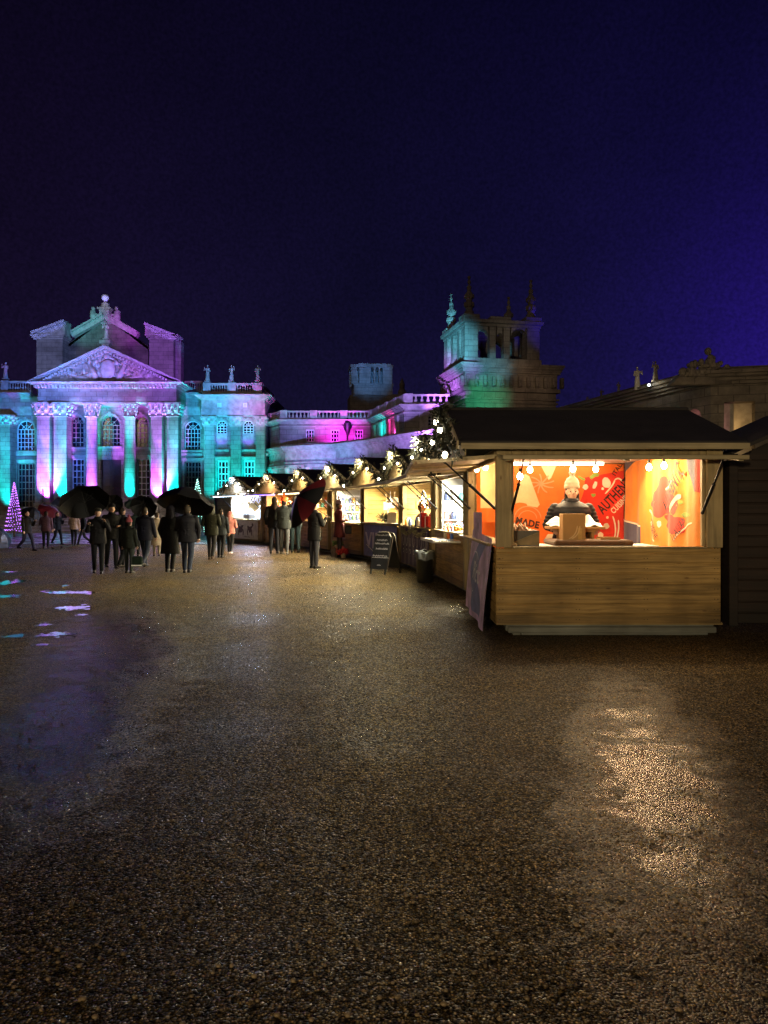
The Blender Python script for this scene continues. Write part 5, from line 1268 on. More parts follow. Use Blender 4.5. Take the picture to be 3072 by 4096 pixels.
ty=empty('serving_tray',(WX(2428,10.2),10.05,1.14),0,label='shallow wooden tray with paper beside the cardboard box',cat='tray')
k=MB();k.bbox(-.13,.13,0,.2,0,.012,.003);k.bbox(-.13,.13,-.01,.002,0,.035,.003);k.bbox(-.13,.13,.2,.21,0,.035,.003);obj('tray_body',k,M['card'],ty)
k=MB();k.grid(lambda a,b_:(-.11+.22*a,.02+.16*b_,.02+.012*math.sin(a*9+b_*5)),10,8);obj('tray_paper',k,simple('brown_paper',(.5,.38,.22),.7),ty)
# purple banner sheets on the court side of the nearest stall
LIL=simple('lilac_print',(.52,.36,.55),.6,var=.45,scale=5,bump=.4,bscale=7);BLP=simple('blue_print',(.13,.15,.32),.6,var=.3)
vb=empty('lilac_banner',(1.378,9.36,0),0,label='tall lilac banner with blue shape and white handwriting leaning against the nearest stall',cat='banner')
def vmap(u,v,l):   # u along the wall (y), v height
    t=max(0,(1.12-v)/1.0)
    return (-.05-.10*t-.02*math.sin(u*6+v*3)*t-.0035*l,u,v+.02+.06*(u/2.0))
obj('sheet',cloth(.02,2.05,.02,1.16,30,24,vmap),LIL,vb,smooth=True)
q=MB();q.grid(lambda a,b_:vmap((1.0+.45*math.sin(b_*3.0))-.0+(-.52-.1*math.sin(b_*7))*(1-a)+.38*a*math.sin(b_*2.6+.4),.1+.95*b_,1),10,20);obj('blue_shape',q,BLP,vb,smooth=True)
WHT=simple('chalk_white',(.7,.7,.75),.7,var=.05)
t=text_mb('Rict',.36,.3,.004);t.v=[vmap(1.62-x*1.35,.50+y,2) for x,y,z in t.v];obj('lettering',t,WHT,vb)
ms=[sweep(bez((1.60,.86),(1.3,.92),(1.05,.80)),.008,2),sweep(bez((1.35,.93),(1.25,.83),(1.28,.74)),.008,2),sweep(bez((1.5,.36),(1.3,.33),(1.2,.36)),.006,2),sweep(bez((1.4,.38),(1.38,.3),(1.4,.22)),.006,2)]
m_=mesh_merge(ms);m_.v=[vmap(*v) for v in m_.v];obj('handwriting',m_,WHT,vb)
ub=MB();ub.grid(lambda a,b_:(-.06-.02*math.sin(a*9),.9+.85*a,1.14+.36*b_),12,8)
vb2=empty('folded_lilac_cloth',(1.378,9.36,0),0,label='folded lilac cloth hung over the counter of the nearest stall above the lilac banner',cat='cloth')
obj('sheet',ub,LIL,vb2,smooth=True)
k=MB();k.tube([(-.08,.85+.9*t/10,1.15-.03*math.sin(math.pi*t/10)) for t in range(11)],.006,6);obj('clip_wire',k,M['steel'],vb2)

# ================================================================= goods in the other stalls
def jar_mesh(r,h,neck=.5): 
    m=MB();m.lathe([(r*.9,0),(r,.01),(r,h*.66),(r*neck,h*.8),(r*neck,h*.93),(r*neck*1.15,h*.94),(r*neck*1.15,h)],(0,0,0),12);return m
glassm={c:simple(c+'_bottle',v,.15,var=.1) for c,v in {'navy':(.05,.07,.16),'amber':(.55,.22,.04),'clear':(.6,.62,.6),'teal':(.1,.4,.42),'rose':(.55,.2,.2),'green':(.08,.2,.08)}.items()}
def shelves(i,x0,x1,yb,zs,mat,label,dep=.26):
    s=eat(i,'shelf_unit',0,0,0,label=label,cat='shelves')
    for z in zs: k=MB();k.bbox(x0,x1,yb-dep,yb,z-.02,z,.004);obj('shelf',k,mat,s)
    k=MB()
    for x in(x0-.03,x1): k.bbox(x,x+.03,yb-dep,yb,.2,2.2,.004)
    k.box(x0,x1,yb-.012,yb-.002,.2,2.2);obj('side_panel',k,mat,s);return s
yb_=LS-.04
shelves(1,.12,1.5,yb_,(.95,1.32,1.72,2.05),M['white'],'white back lit shelf unit in the second stall of the row')
shelves(4,.12,2.0,yb_,(1.15,1.45,1.72,2.0),M['white'],'white back lit shelf unit full of bottles')
shelves(5,.2,2.2,yb_,(1.2,1.6,2.0),M['inner'],'wooden shelf unit in the stall behind the umbrella')
def rowitems(i,name,meshes,xs,y,z,label,cat,group):
    for j,x in enumerate(xs):
        o=at(i,name,meshes[j%len(meshes)],None,x,y,z,rz=j*.7,label=label,cat=cat,group=group)
bms=[jar_mesh(.045,.24,.35).mesh('bottle',glassm[c],True) for c in('navy','amber','clear','navy','green')]
for z,k_ in((1.15,0),(1.45,1),(1.72,2)):
    rowitems(4,'bottle',bms[k_:]+bms[:k_],[.22+.13*j for j in range(13)],yb_-.13,z,'small bottle standing on the white lit shelves','bottle','bottles on the white lit shelves')
jms=[jar_mesh(.06,.17,.8).mesh('jar',glassm[c],True) for c in('rose','navy','clear','teal')]
rowitems(1,'jar',jms,[.2+.16*j for j in range(5)],yb_-.14,1.32,'squat jar on the middle lit shelf of the second stall','jar','jars on the middle lit shelf')
rowitems(1,'jar',jms[1:]+jms[:1],[.22+.16*j for j in range(4)],yb_-.14,1.72,'squat jar on the upper lit shelf of the second stall','jar','jars on the upper lit shelf')
rowitems(5,'jar',jms,[.3+.18*j for j in range(8)],yb_-.14,1.6,'glass jar on the wooden shelf behind the umbrella','jar','jars on the wooden shelf')
# gift pouches / rosettes on the counter of the second stall
for j,(x,y,z,c) in enumerate(((.10,2.2,1.17,(.75,.06,.03)),(.16,1.7,1.17,(.03,.35,.42)),(.12,1.2,1.17,(.8,.35,.05)),(.2,2.6,1.19,(.55,.04,.06)),(.3,2.0,1.2,(.1,.1,.35)))):
    k=MB();rnd=random.Random(j)
    for q in range(14):
        a=q*.9;k.ball((.07*math.cos(a),.04*math.sin(q),.05+.06*math.sin(a)),(.035,.02,.035),7,5)
    k.ball((0,0,.05),.05,8,6)
    at(1,'gift_rosette',k,simple('rosette_%d'%j,c,.4),x,y,z-.05,smooth=True,cat='rosette',label=['bright red ribbon rosette on the second stall counter','teal ribbon rosette on the second stall counter','orange ribbon rosette on the second stall counter','dark red ribbon rosette near the shelves of the second stall','navy ribbon rosette behind the others on the second stall'][j])
tr_=eat(1,'leaflet_tray',-.5,.35,.93,label='white tray of leaflets sticking out from the front of the second stall',cat='tray')
k=MB();k.bbox(0,.55,0,1.5,0,.03,.006);k.bbox(-.01,.0,0,1.5,.0,.06,.002);obj('tray_body',k,M['white'],tr_)
lf=[simple('leaflet_%d'%j,c,.5,var=.1) for j,c in enumerate(((.8,.8,.8),(.6,.45,.35),(.25,.3,.5),(.75,.5,.4)))]
rnd=random.Random(3)
for j in range(16):
    k=MB();k.box(-.05,.05,-.075,.075,0,.012)
    p=SP(1,-.5+.08+.13*(j%4)+rnd.uniform(-.01,.01),.35+.14+.37*(j//4),.965);obj('leaflet',k,lf[j%4],None,p,TH[1]+rnd.uniform(-.3,.3),label='small printed leaflet lying on the white tray',cat='leaflet',group='leaflets on the white tray')
for y,c in((.9,(.1,.2,.7)),(1.25,(.85,.2,.05)),(1.6,(.85,.75,.6))):
    k=MB();k.lathe([(.028,0),(.03,.15),(.015,.2),(.012,.26)],(0,0,0),10);at(1,'candle',k,simple('candle_%.1f'%y,c,.4),-.06,y,.97,smooth=True,label={.9:'blue taper candle above the leaflet tray',1.25:'orange taper candle above the leaflet tray',1.6:'cream taper candle above the leaflet tray'}[y],cat='candle')
# third stall: still, boxes, cloth, swag
cs=eat(2,'copper_still',.18,1.7,1.12,label='polished copper pot still on the counter of the purple cloth stall',cat='still')
k=MB();k.lathe([(.08,0),(.13,.03),(.17,.12),(.16,.22),(.09,.3),(.05,.34),(.10,.42),(.11,.5),(.06,.58),(.03,.62),(.028,.8)],(0,0,0),20);obj('still_body',k,M['chrome'],cs,smooth=True)
k=MB();k.tube([(0,0,.78),(.0,-.12,.86),(.0,-.3,.8),(.0,-.42,.6),(0,-.48,.42)],[.028,.024,.02,.016,.012],8);obj('swan_neck',k,M['iron'],cs,smooth=True)
rd=simple('red_foil',(.62,.02,.015),.35,var=.3,scale=14)
for j,(x,y,z,h) in enumerate(((-.02,.75,1.12,.34),(.12,.6,1.12,.30),(.0,.45,1.12,.26))):
    k=MB();k.bbox(-.07,.07,-.09,.09,0,h,.01);o=at(2,'gift_box',k,rd,x,y,z,rz=j*.3,cat='box',label=['tallest red foil gift box on the purple cloth stall','middle height red foil gift box on the purple cloth stall','shortest red foil gift box on the purple cloth stall'][j])
    k=MB();k.box(-.075,.075,-.012,.012,-.0,h+.004);k.ball((0,0,h+.02),.03,8,6);obj('ribbon',k,lf[0],o)
for j,(y,c) in enumerate(((1.25,'clear'),(1.42,'navy'),(2.1,'navy'),(2.3,'clear'),(2.5,'amber'))):
    k=jar_mesh(.05,.22,.4);at(2,'bottle',k,glassm[c],-.02,y,1.12,smooth=True,cat='bottle',group='bottles on the purple cloth counter',label='gin bottle on the purple cloth counter')
PUC=cloth_mat('purple_cloth',(.055,.035,.10));BLB=simple('blue_banner_print',(.10,.12,.42),.5,var=.25)
k=MB();k.grid(lambda a,b_:(-.045-.02*math.sin(a*40),.12+2.85*a,.16+.98*b_),70,6);pc=at(2,'counter_cloth',k,PUC,0,0,0,smooth=True,label='purple cloth with pale swirls draped down the counter of the third stall',cat='cloth')
ms=[]
for q in range(7):
    cx=.4+.37*q
    for s in(-1,1): ms.append(sweep(bez((cx,.62),(cx+s*.12,.70),(cx+s*.09,.84)),.008,0))
    ms.append(sweep([(cx+.05*math.cos(t*.5),.5+.05*math.sin(t*.5)) for t in range(11)],.007,0))
m_=mesh_merge(ms);m_.v=[(-.075,y,z) for y,z,_ in m_.v];obj('swirl_print',m_,WHT,pc)
k=MB();rnd=random.Random(8)
for q in range(420):
    t=rnd.random();u=(t*2)%1;p=Vector((-.1,.2+2.7*t,1.10-.17*math.sin(math.pi*u)))+Vector((rnd.uniform(-.05,.05),rnd.uniform(-.04,.04),rnd.uniform(-.05,.05)))
    d=Vector((rnd.uniform(-1,1),rnd.uniform(-1,1),rnd.uniform(-1,1))).normalized()*.05;w_=d.cross(Vector((.3,.5,.8))).normalized()*.014;k.add([p-w_,p+w_,p+d],[(0,1,2)])
at(2,'leaf_swag',k,simple('frosted_leaves',(.3,.3,.2),.6,var=.4),0,0,0,label='frosted leaf swag looped along the edge of the purple cloth counter',cat='garland')
# fourth stall: blue banner, lamp, easel sign, dark shelf edge
k=MB();k.grid(lambda a,b_:(-.05,.12+2.8*a,.16+.93*b_),4,4);bn=at(3,'blue_banner',k,BLB,0,0,0,label='blue banner with large white hand drawn letters on the front of the fourth stall',cat='banner')
t=text_mb('VIP',.62,.0,.02);t.v=[(-.056,2.75-x*1.5,.42+y) for x,y,z in t.v];obj('lettering',t,simple('lilac_white',(.5,.5,.75),.6),bn)
k=MB();q=sweep(bez((2.7,.5),(2.0,.3),(1.6,.2)),.012,0);q.v=[(-.056,y,z) for y,z,_ in q.v];obj('underline',q,WHT,bn)
k=MB();k.bbox(-.12,.3,.1,LS-.1,1.122,1.15,.006);at(3,'bar_top',k,M['black'],0,0,0,label='black bar top on the counter above the blue banner',cat='counter top')
l_=eat(3,'desk_lamp',.15,1.4,1.15,label='pale angled lamp lighting a menu on the black bar top',cat='lamp')
k=MB();k.lathe([(.08,0),(.08,.02),(.015,.03)],(0,0,0),12);k.tube([(0,0,.02),(.05,.1,.35)],.012,8);k.tube([(.05,.1,.35),(0,-.15,.62)],.012,8);obj('arm',k,M['steel'],l_)
k=MB();k.lathe([(.1,-.06),(.09,-.03),(.04,.05),(.02,.08)],(0,-.18,.62),14);obj('shade',k,M['white'],l_)
k=MB();k.box(-.12,.12,-.005,.005,0,.3);k.v=[(x,y+z*.3,z) for x,y,z in k.v];at(3,'menu_card',k,M['paper'],.05,.8,1.15,rz=-.6,label='white menu card propped on the black bar top',cat='sign')
k=MB();rnd=random.Random(12)
for q in range(160):
    d=Vector((rnd.uniform(-1,1),rnd.uniform(-1,1),rnd.uniform(.1,1))).normalized()*rnd.uniform(.12,.34);w_=d.cross(Vector((.2,.9,.1))).normalized()*.012;k.add([w_*.2+Vector((0,0,.1)),d+w_,d*1.12,d-w_],[(0,1,2,3)])
po=at(3,'potted_plant',k,M['foliage'],.3,1.9,1.15,label='small leafy pot plant at the back of the black bar top',cat='plant')
k=MB();k.lathe([(.07,0),(.09,.14),(.08,.14)],(0,0,0),12);obj('pot',k,M['iron'],po)
# chalkboard
ab=empty('chalkboard',(WX(1542,18.3),18.3,0),R(-38),label='tall black chalkboard A-frame with chalk writing in front of the blue banner',cat='chalkboard')
k=MB();w_=.24;H=1.0
prof=[(-w_,.12),(w_,.12),(w_,H-.12),(w_*.75,H-.03),(w_*.3,H),(-w_*.3,H),(-w_*.75,H-.03),(-w_,H-.12)]
k.prism(prof,-.012,.012);k.box(-w_,-w_+.05,-.012,.012,0,.12);k.box(w_-.05,w_,-.012,.012,0,.12)
k.v=[(x,y-.30+z*.24,z) for x,y,z in k.v];obj('front_board',k,simple('slate_board',(.018,.020,.024),.5),ab)
k=MB();k.prism(prof,-.012,.012);k.box(-w_,-w_+.05,-.012,.012,0,.12);k.box(w_-.05,w_,-.012,.012,0,.12);k.v=[(x,y+.30-z*.24,z) for x,y,z in k.v];obj('rear_board',k,M['black'],ab)
k=MB()
for s in(-1,1): k.bar((s*(w_+.012),-.27,.12),(s*(w_+.012),-.03,H-.1),.02,.03);k.bar((s*(w_+.012),.27,.12),(s*(w_+.012),.03,H-.1),.02,.03)
obj('frame',k,M['brown'],ab)
ms=[];rnd=random.Random(2)
for r_,(z,wd) in enumerate(((.98,.14),(.90,.2),(.78,.16),(.70,.2),(.58,.16),(.42,.22),(.38,.24),(.2,.05))):
    x=-wd
    while x<wd:
        l=rnd.uniform(.03,.06);hgt=.045 if r_<5 else .03
        ms.append(sweep(bez((x,z),(x+l*.4,z+hgt*rnd.choice((1,1.6))),(x+l*.8,z)),.005,0));
        if rnd.random()<.5: ms.append(sweep([(x+l*.3,z),(x+l*.3,z+hgt*1.1)],.005,0))
        x+=l
q=mesh_merge(ms);q.v=[(x,-.016-.30+z*.24,z) for x,z,_ in q.v];obj('chalk_writing',q,WHT,ab)
k=MB();k.box(-.05,.05,-.08,-.07,H-.3,H-.12);
# litter bin
bn_=empty('litter_bin',(WX(1700,16.0),16.05,0),0,label='black litter bin with a grey bin bag folded over its rim',cat='bin')
k=MB();k.lathe([(.15,0),(.165,.02),(.19,.60),(.2,.62)],(0,0,0),20);obj('bin_body',k,M['black'],bn_,smooth=True,angle=40)
k=MB();n_=28
k.grid(lambda a,b_:((.205+.014*math.sin(a*44)+.02*b_*(1-b_))*math.cos(a*2*math.pi)*(1-.75*max(0,b_-.6)),(.205+.014*math.cos(a*50))*math.sin(a*2*math.pi)*(1-.75*max(0,b_-.6)),.48+.26*b_-.3*max(0,b_-.75)+.02*math.sin(a*31)),56,10)
obj('bin_bag',k,simple('grey_bag',(.10,.11,.12),.25,var=.2),bn_,smooth=True)
# fifth stall: plants stacked on the ground outside
for j,(px,py,s) in enumerate(((1395,2205,1.0),(1385,2218,.8),(1402,2190,.7))):
    D=GD(2238)-.0;x=WX(px,D)-.02*j
    k=MB();rnd=random.Random(j+30);base=[0,.28,.52][j]
    for q in range(150):
        d=Vector((rnd.uniform(-1,1),rnd.uniform(-1,1),rnd.uniform(-.1,1))).normalized()*rnd.uniform(.06,.2);w2=d.cross(Vector((.2,.9,.1))).normalized()*.02;k.add([w2*.2+Vector((0,0,.14)),d+w2+Vector((0,0,.14)),d*1.15+Vector((0,0,.14)),d-w2+Vector((0,0,.14))],[(0,1,2,3)])
    o=at(4,'poinsettia',k,simple('poinsettia_leaf_%d'%j,[(.5,.03,.03),(.45,.1,.08),(.1,.2,.06)][j],.6,var=.5,scale=20),-.28,.95+.3*j,[0,.02,.25][j],cat='plant',label=['deep red poinsettia in a pot on the ground below the bottle stall','pinkish poinsettia in a pot beside the deep red one','green leaved potted plant on the crate below the bottle stall'][j])
    k=MB();k.lathe([(.07,0),(.1,.15),(.09,.15)],(0,0,0),12);obj('pot',k,simple('pot_cream_%d'%j,(.5,.42,.3),.6),o)
k=MB();k.bbox(-.16,.16,-.2,.2,0,.24,.01);at(4,'plant_crate',k,M['pale_x'],-.28,1.55,.0,label='pale wooden crate carrying a green potted plant below the bottle stall',cat='crate')
# seventh stall: red ornaments, candy striped board
om=MB();om.ball((0,0,0),.05,10,8);om.tube([(0,0,.04),(0,0,.2)],.004,5);omm=[om.mesh('ornament',simple('ornament_'+n_,c,.3),True) for n_,c in(('red',(.7,.04,.02)),('orange',(.8,.2,.04)),('gold',(.8,.5,.15)))]
rnd=random.Random(6)
for j in range(22):
    p=(-.02+.45*rnd.random(),.3+.12*j,1.9-.28*rnd.random());at(6,'ornament',omm[j%3],None,*p,label='round ornament hanging in the red ornament stall',cat='ornament',group='ornaments hanging in the seventh stall')
k=MB();k.bbox(-.06,-.035,.25,.75,.1,1.15,.006);cy_=at(6,'striped_board',k,simple('board_red',(.35,.03,.03),.6),0,0,0,label='red and white candy striped board on the front of the red ornament stall',cat='sign')
ms=[]
for q in range(7): ms.append(poly2([(.27,.15+.13*q),(.73,.25+.13*q),(.73,.31+.13*q),(.27,.21+.13*q)]))
ms=[m for m in ms if max(v[1] for v in m.v)<.8]+[blob(.5,.95,.11,.15)]
q=mesh_merge(ms);q.v=[(-.066,y,z) for y,z,_ in q.v];obj('stripe_print',q,WHT,cy_)
for j in range(16):
    p=(.0+.3*rnd.random(),.3+.16*j,1.95-.3*rnd.random());at(5,'ornament',omm[(j*2)%3],None,*p,label='round ornament hanging in the stall behind the umbrella',cat='ornament',group='ornaments hanging in the sixth stall')
for j in range(7):
    k=MB();k.bbox(-.07,.07,-.05,.05,0,.2,.01);k.tube([(-.04,0,.2),(-.02,0,.28),(.02,0,.28),(.04,0,.2)],.005,5)
    at(2,'paper_bag',k,[M['card'],lf[1],glassm['rose']][j%3],.3,.5+.34*j,1.55+.04*(j%2),cat='bag',label='small paper bag hanging at the back of the purple cloth stall',group='paper bags hanging in the third stall')
for j in range(6):
    k=MB();k.bbox(-.09,.09,-.01,.01,-.12,.12,.004);k.tube([(0,0,.12),(0,0,.4)],.003,4)
    at(3,'hanging_sign',k,[M['brown'],lf[2],lf[3]][j%3],.5,.7+.35*j,1.75-.06*(j%3),rz=-.5,cat='sign',label='small square card hanging inside the stall above the black bar top',group='cards hanging in the fourth stall')
# eighth stall: cream sign panel, glowing shapes standing in for white glare, icicles
cp=MB();cp.bbox(-.06,-.035,.25,2.6,.2,1.02,.008);sg=at(7,'sign_panel',cp,simple('cream_board',(.5,.45,.38),.6),0,0,0,label='cream sign panel with two brown figures on the front of the ice blue stall',cat='sign')
ms=[blob(1.0,.68,.22,.16,20,.5,3),blob(1.85,.68,.24,.16,20,.5,5),blob(.8,.5,.05,.14),blob(1.2,.5,.05,.14),blob(1.65,.5,.05,.14),blob(2.1,.5,.05,.14),blob(.72,.84,.08,.07),blob(2.15,.84,.08,.07)]
q=mesh_merge(ms);q.v=[(-.066,y,z) for y,z,_ in q.v];obj('figure_print',q,simple('brown_print',(.07,.035,.03),.6),sg)
ms=[sweep([(y,.3+.015*math.sin(y*60)) for y in [1.0+.01*t for t in range(60)]],.012,0)];q=mesh_merge(ms);q.v=[(-.066,y,z) for y,z,_ in q.v];obj('lettering',q,M['door'],sg)
ICE=emis('ice_glare',(.75,.88,1),2.2)
dm=MB();rnd=random.Random(4)
for (y,z,r) in((.5,1.35,.2),(.9,1.3,.24),(1.3,1.22,.2),(1.8,1.3,.25),(2.2,1.42,.2),(2.45,1.3,.18),(.7,1.58,.13),(2.25,1.66,.13)): dm.ball((.35,y,z),(.12,r,r),12,9)
at(7,'white_glare',dm,ICE,0,0,0,smooth=True,label='rounded glowing shapes standing in for white glare on the counter of the ice blue stall',cat='glare')
ic=MB()
for j in range(34):
    y=.15+j*.085;l=.12+.25*rnd.random();ic.tube([(.05+.2*rnd.random(),y,2.12),(.05,y,2.12-l)],[.016,.004],5)
at(7,'icicle_lights',ic,emis('icicle_glow',(.65,.7,1),2.5),0,0,0,label='pale violet icicle lights hanging at the top of the ice blue stall',cat='string lights')
k=MB();k.bbox(-.05,.3,1.1,1.7,1.13,1.33,.02);at(7,'white_box',k,M['white'],0,0,0,label='white box standing on the counter of the ice blue stall',cat='box')
# strip lights under the raised hatches of the far stalls
for i,c,lab in((5,(1,.82,.5),'warm white fairy light strip under the hatch of the umbrella hidden stall'),(6,(.25,.15,1),'violet fairy light strip under the hatch of the red ornament stall'),(7,(.7,.85,1),'cold white fairy light strip under the hatch of the ice blue stall')):
    k=MB();rnd=random.Random(i)
    for j in range(80): k.ball((-.9+.03*rnd.random(),.05+j*.038,2.08+.03*rnd.random()),.014,6,4)
    k.tube([(-.9,.05,2.1),(-.9,3.05,2.1)],.006,5)
    at(i,'fairy_lights',k,emis('fairy_%d'%i,c,7),0,0,0,label=lab,cat='string lights')
# real light inside each stall
for i,c,e in((1,(1,.90,.62),58),(2,(1,.84,.46),60),(3,(1,.76,.36),52),(4,(1,.86,.55),75),(5,(1,.72,.36),42),(6,(1,.62,.36),50),(7,(.55,.68,1),85)):
    lamp('stall_light','AREA',SP(i,.30,LS*.5,2.25),e*20,c,SP(i,-1.3,LS*.5,0),.3,sx=2.4)
    lamp('stall_light','AREA',SP(i,1.2,LS*.5,2.25),e*.45,c,SP(i,1.1,LS*.5,0),.5,sx=2.2)
for i,c,e in((1,(.85,.95,1),14),(2,(1,.95,.8),7),(3,(1,.8,.4),5),(4,(1,.95,.85),24),(7,(.5,.6,1),9),(6,(1,.45,.25),6)):
    lamp('shelf_light','POINT',SP(i,.35,LS-.55,1.75),e,c,size=.08)
# ---------------------------------------------------------------- people
def col_mat(name,c,rough=.75):
    k='cloth_'+name
    if k not in M: M[k]=simple(k,c,rough,var=.22,scale=7,bump=.4,bscale=22,spec=.2)
    return M[k]
HAIR={'dark':(.02,.014,.012),'grey':(.25,.24,.23),'brown':(.06,.035,.02)}
def person(px,fy,ty,yaw=0,coat='black',cc=(.004,.004,.006),hem=.80,leg='dark_denim',lc=(.006,.007,.011),shoe=(.015,.012,.012),stride=0,arms='down',head='hair',hc=(.02,.014,.012),lean=0,label='',D=None,z0=0,fine=False,headyaw=0,H=None,longhair=False,group=None,wide=1.1,scarf=None):
    D=D or GD(fy)
    if H is None: H=WZ(ty,D)-z0-(.03 if head in('hat','cap') else .0)
    k=H/1.76
    Rm=Matrix.Rotation(yaw,4,'Z')
    # joints
    a=stride
    def legj(s):
        sw=a*(.42 if s>0 else -.40);kb=.10+(.55*abs(a) if s<0 else .08)
        if a==0: sw=.03*s;kb=.02
        hip=Vector((s*.095,0,.93));kn=hip+Vector((s*.012,-math.sin(sw+kb*.3),-math.cos(sw+kb*.3)))*.44
        an=kn+Vector((s*.004,-math.sin(sw-kb*.8),-math.cos(sw-kb*.8)))*.42
        return hip,kn,an,(sw-kb*.9 if sw<0 else -.0)
    LG={s:legj(s) for s in(1,-1)}
    zmin=min(LG[1][2].z,LG[-1][2].z)-.085
    def armj(s):
        sh=Vector((s*.195*wide,.01,1.415))
        m=arms if isinstance(arms,str) else arms[0 if s<0 else 1]
        if m=='down': d1,d2=Vector((s*.16,.02+.25*a*s,-1)),Vector((s*.04,-.16+.2*a*s,-1))
        elif m=='bent': d1,d2=Vector((s*.22,.05,-1)),Vector((-s*.45,-.9,.10))
        elif m=='hold': d1,d2=Vector((s*.2,-.25,-.95)),Vector((-s*.25,-.75,.75))
        elif m=='reach': d1,d2=Vector((s*.15,-.7,-.75)),Vector((s*.05,-1,-.12))
        elif m=='face': d1,d2=Vector((s*.3,-.5,-.8)),Vector((-s*.5,-.45,1.05))
        elif m=='pocket': d1,d2=Vector((s*.28,.12,-1)),Vector((-s*.15,-.35,-.9))
        elif m=='work': d1,d2=Vector((s*.34,-.05,-1)),Vector((-s*.22,-1,-.18))
        d1.normalize();d2.normalize();el=sh+d1*.28;wr=el+d2*.255;return sh,el,wr,d2
    AR={s:armj(s) for s in(1,-1)}
    hy=Matrix.Translation((0,0,1.6))@Matrix.Rotation(headyaw,4,'Z')@Matrix.Translation((0,0,-1.6))
    def bend(v):
        if lean and v.z>.9:
            t=min(1,(v.z-.9)/.3);L_=lean*t;dz=v.z-.9;return Vector((v.x,v.y*math.cos(L_)-dz*math.sin(L_),.9+v.y*-math.sin(L_)*-1*0+dz*math.cos(L_)+v.y*-math.sin(L_)*-.0))
        return v
    def fin(mb,blend=True):
        mb.v=[tuple((Rm@(bend(Vector(v))-Vector((0,0,zmin))))*k) for v in mb.v];return mb
    seg=12
    b=MB()
    b.ball((0,0,1.02),(.155,.105,.14),16,10);b.ball((0,.0,1.2),(.15,.1,.2),16,10);b.ball((0,.005,1.35),(.175,.105,.12),16,10)
    b.caps((0,.005,1.4),(0,-.01,1.52),.062,.055,seg)
    for s in(1,-1):
        h,kn,an,_=LG[s];b.caps(h,kn,.088,.055,seg);b.caps(kn,an,.055,.036,seg)
        b.caps(an+Vector((0,.035,-.045)),an+Vector((0,-.12,-.055)),.036,.03,8)
        sh,el,wr,d2=AR[s];b.caps(sh-Vector((s*.03,0,0)),el,.055,.042,seg);b.caps(el,wr,.042,.027,seg)
        # hand: palm, four fingers in two bones, thumb from the side of the palm
        side=d2.cross(Vector((0,0,1)) if abs(d2.z)<.9 else Vector((0,-1,0))).normalized()
        nrm_=side.cross(d2).normalized()
        if nrm_.z>0: nrm_=-nrm_
        for j in range(-1,2): b.caps(wr+side*j*.014,wr+d2*.075+side*j*.021,.017,.0135,8)
        for j,(off,l) in enumerate(((-.031,.062),(-.0105,.074),(.0105,.07),(.031,.052))):
            r0=.0088 if fine else .0105
            p0=wr+d2*.072+side*off;p1=p0+(d2*.85+nrm_*.5+side*off*1.5).normalized()*l*.55;p2=p1+(d2*.4+nrm_*.9).normalized()*l*.5
            b.caps(p0,p1,r0,r0*.93,7);b.caps(p1,p2,r0*.93,r0*.8,7)
        th_=side*(-s);p0=wr+d2*.02+th_*.018;p1=p0+(d2*.6+th_*.8).normalized()*.045;p2=p1+(d2*.9+th_*.15+nrm_*.4).normalized()*.032
        b.caps(p0,p1,.013,.011,7);b.caps(p1,p2,.011,.009,7)
    hd=MB()
    hd.ball((0,0,1.64),(.074,.094,.108),16,12);hd.ball((0,-.03,1.575),(.052,.06,.052),12,9);hd.ball((0,-.025,1.60),(.062,.066,.06),12,9)
    hd.caps((0,-.09,1.645),(0,-.107,1.612),.010,.0155,8);hd.ball((0,-.078,1.66),(.05,.016,.010),10,6)
    for s in(1,-1): hd.ball((s*.074,.005,1.62),(.012,.022,.032),8,6);hd.ball((s*.036,-.066,1.60),(.022,.02,.02),8,6)
    hd.caps((-.016,-.083,1.578),(.016,-.083,1.578),.0075,.0075,6)
    hs_=Matrix.Translation((0,0,1.53))@Matrix.Scale(1.12 if fine else 1.04,4)@Matrix.Translation((0,0,-1.53));hy=hy@hs_
    hd.v=[tuple(hy@Vector(v)) for v in hd.v];b.add(hd.v,hd.f)
    fin(b)
    body=remesh(b,.0075 if fine else .0125,M['skin'],'person',2)
    po=obj('person',body,None,None,(WX(px,D),D,z0),0,label=label,cat='person',group=group)
    if fine or abs(yaw)<2:
        for s in(1,-1):
            e=MB();e.ball(hy@Vector((s*.031,-.083,1.632)),(.0115,.008,.0075),10,6);fin(e);obj('eye',e,simple('eye_dark',(.03,.02,.015),.2) if 'eye_dark' not in M else M['eye_dark'],po)
        e=MB();e.caps(hy@Vector((-.017,-.0905,1.578)),hy@Vector((.017,-.0905,1.578)),.0045,.0045,6);fin(e);obj('mouth',e,M.setdefault('lip',simple('lip_tone',(.35,.12,.10),.5)),po)
    # trousers
    t=MB();t.ball((0,0,1.0),(.17,.12,.14),14,9)
    for s in(1,-1):
        h,kn,an,_=LG[s];t.caps(h,kn,.10,.073,seg);t.caps(kn,an+(kn-an)*.04,.073,.056,seg)
    fin(t);obj('trousers',remesh(t,.013,col_mat(leg,lc),'trousers',3),None,po)
    for s in(1,-1):
        h,kn,an,tilt=LG[s];q=MB();fr=Vector((0,-1,0));dn=0
        q.caps(an+Vector((0,.04,-.042)),an+Vector((0,-.02,-.035)),.043,.045,10);q.caps(an+Vector((0,-.02,-.042)),an+Vector((0,-.15,-.056)),.042,.030,10)
        q.box(an.x-.038,an.x+.038,an.y-.17,an.y+.075,an.z-.088,an.z-.066)
        fin(q);obj('shoe',remesh(q,.011,col_mat('shoe_%.2f'%shoe[0],shoe,.5),'shoe',1),None,po)
    # coat
    c=MB()
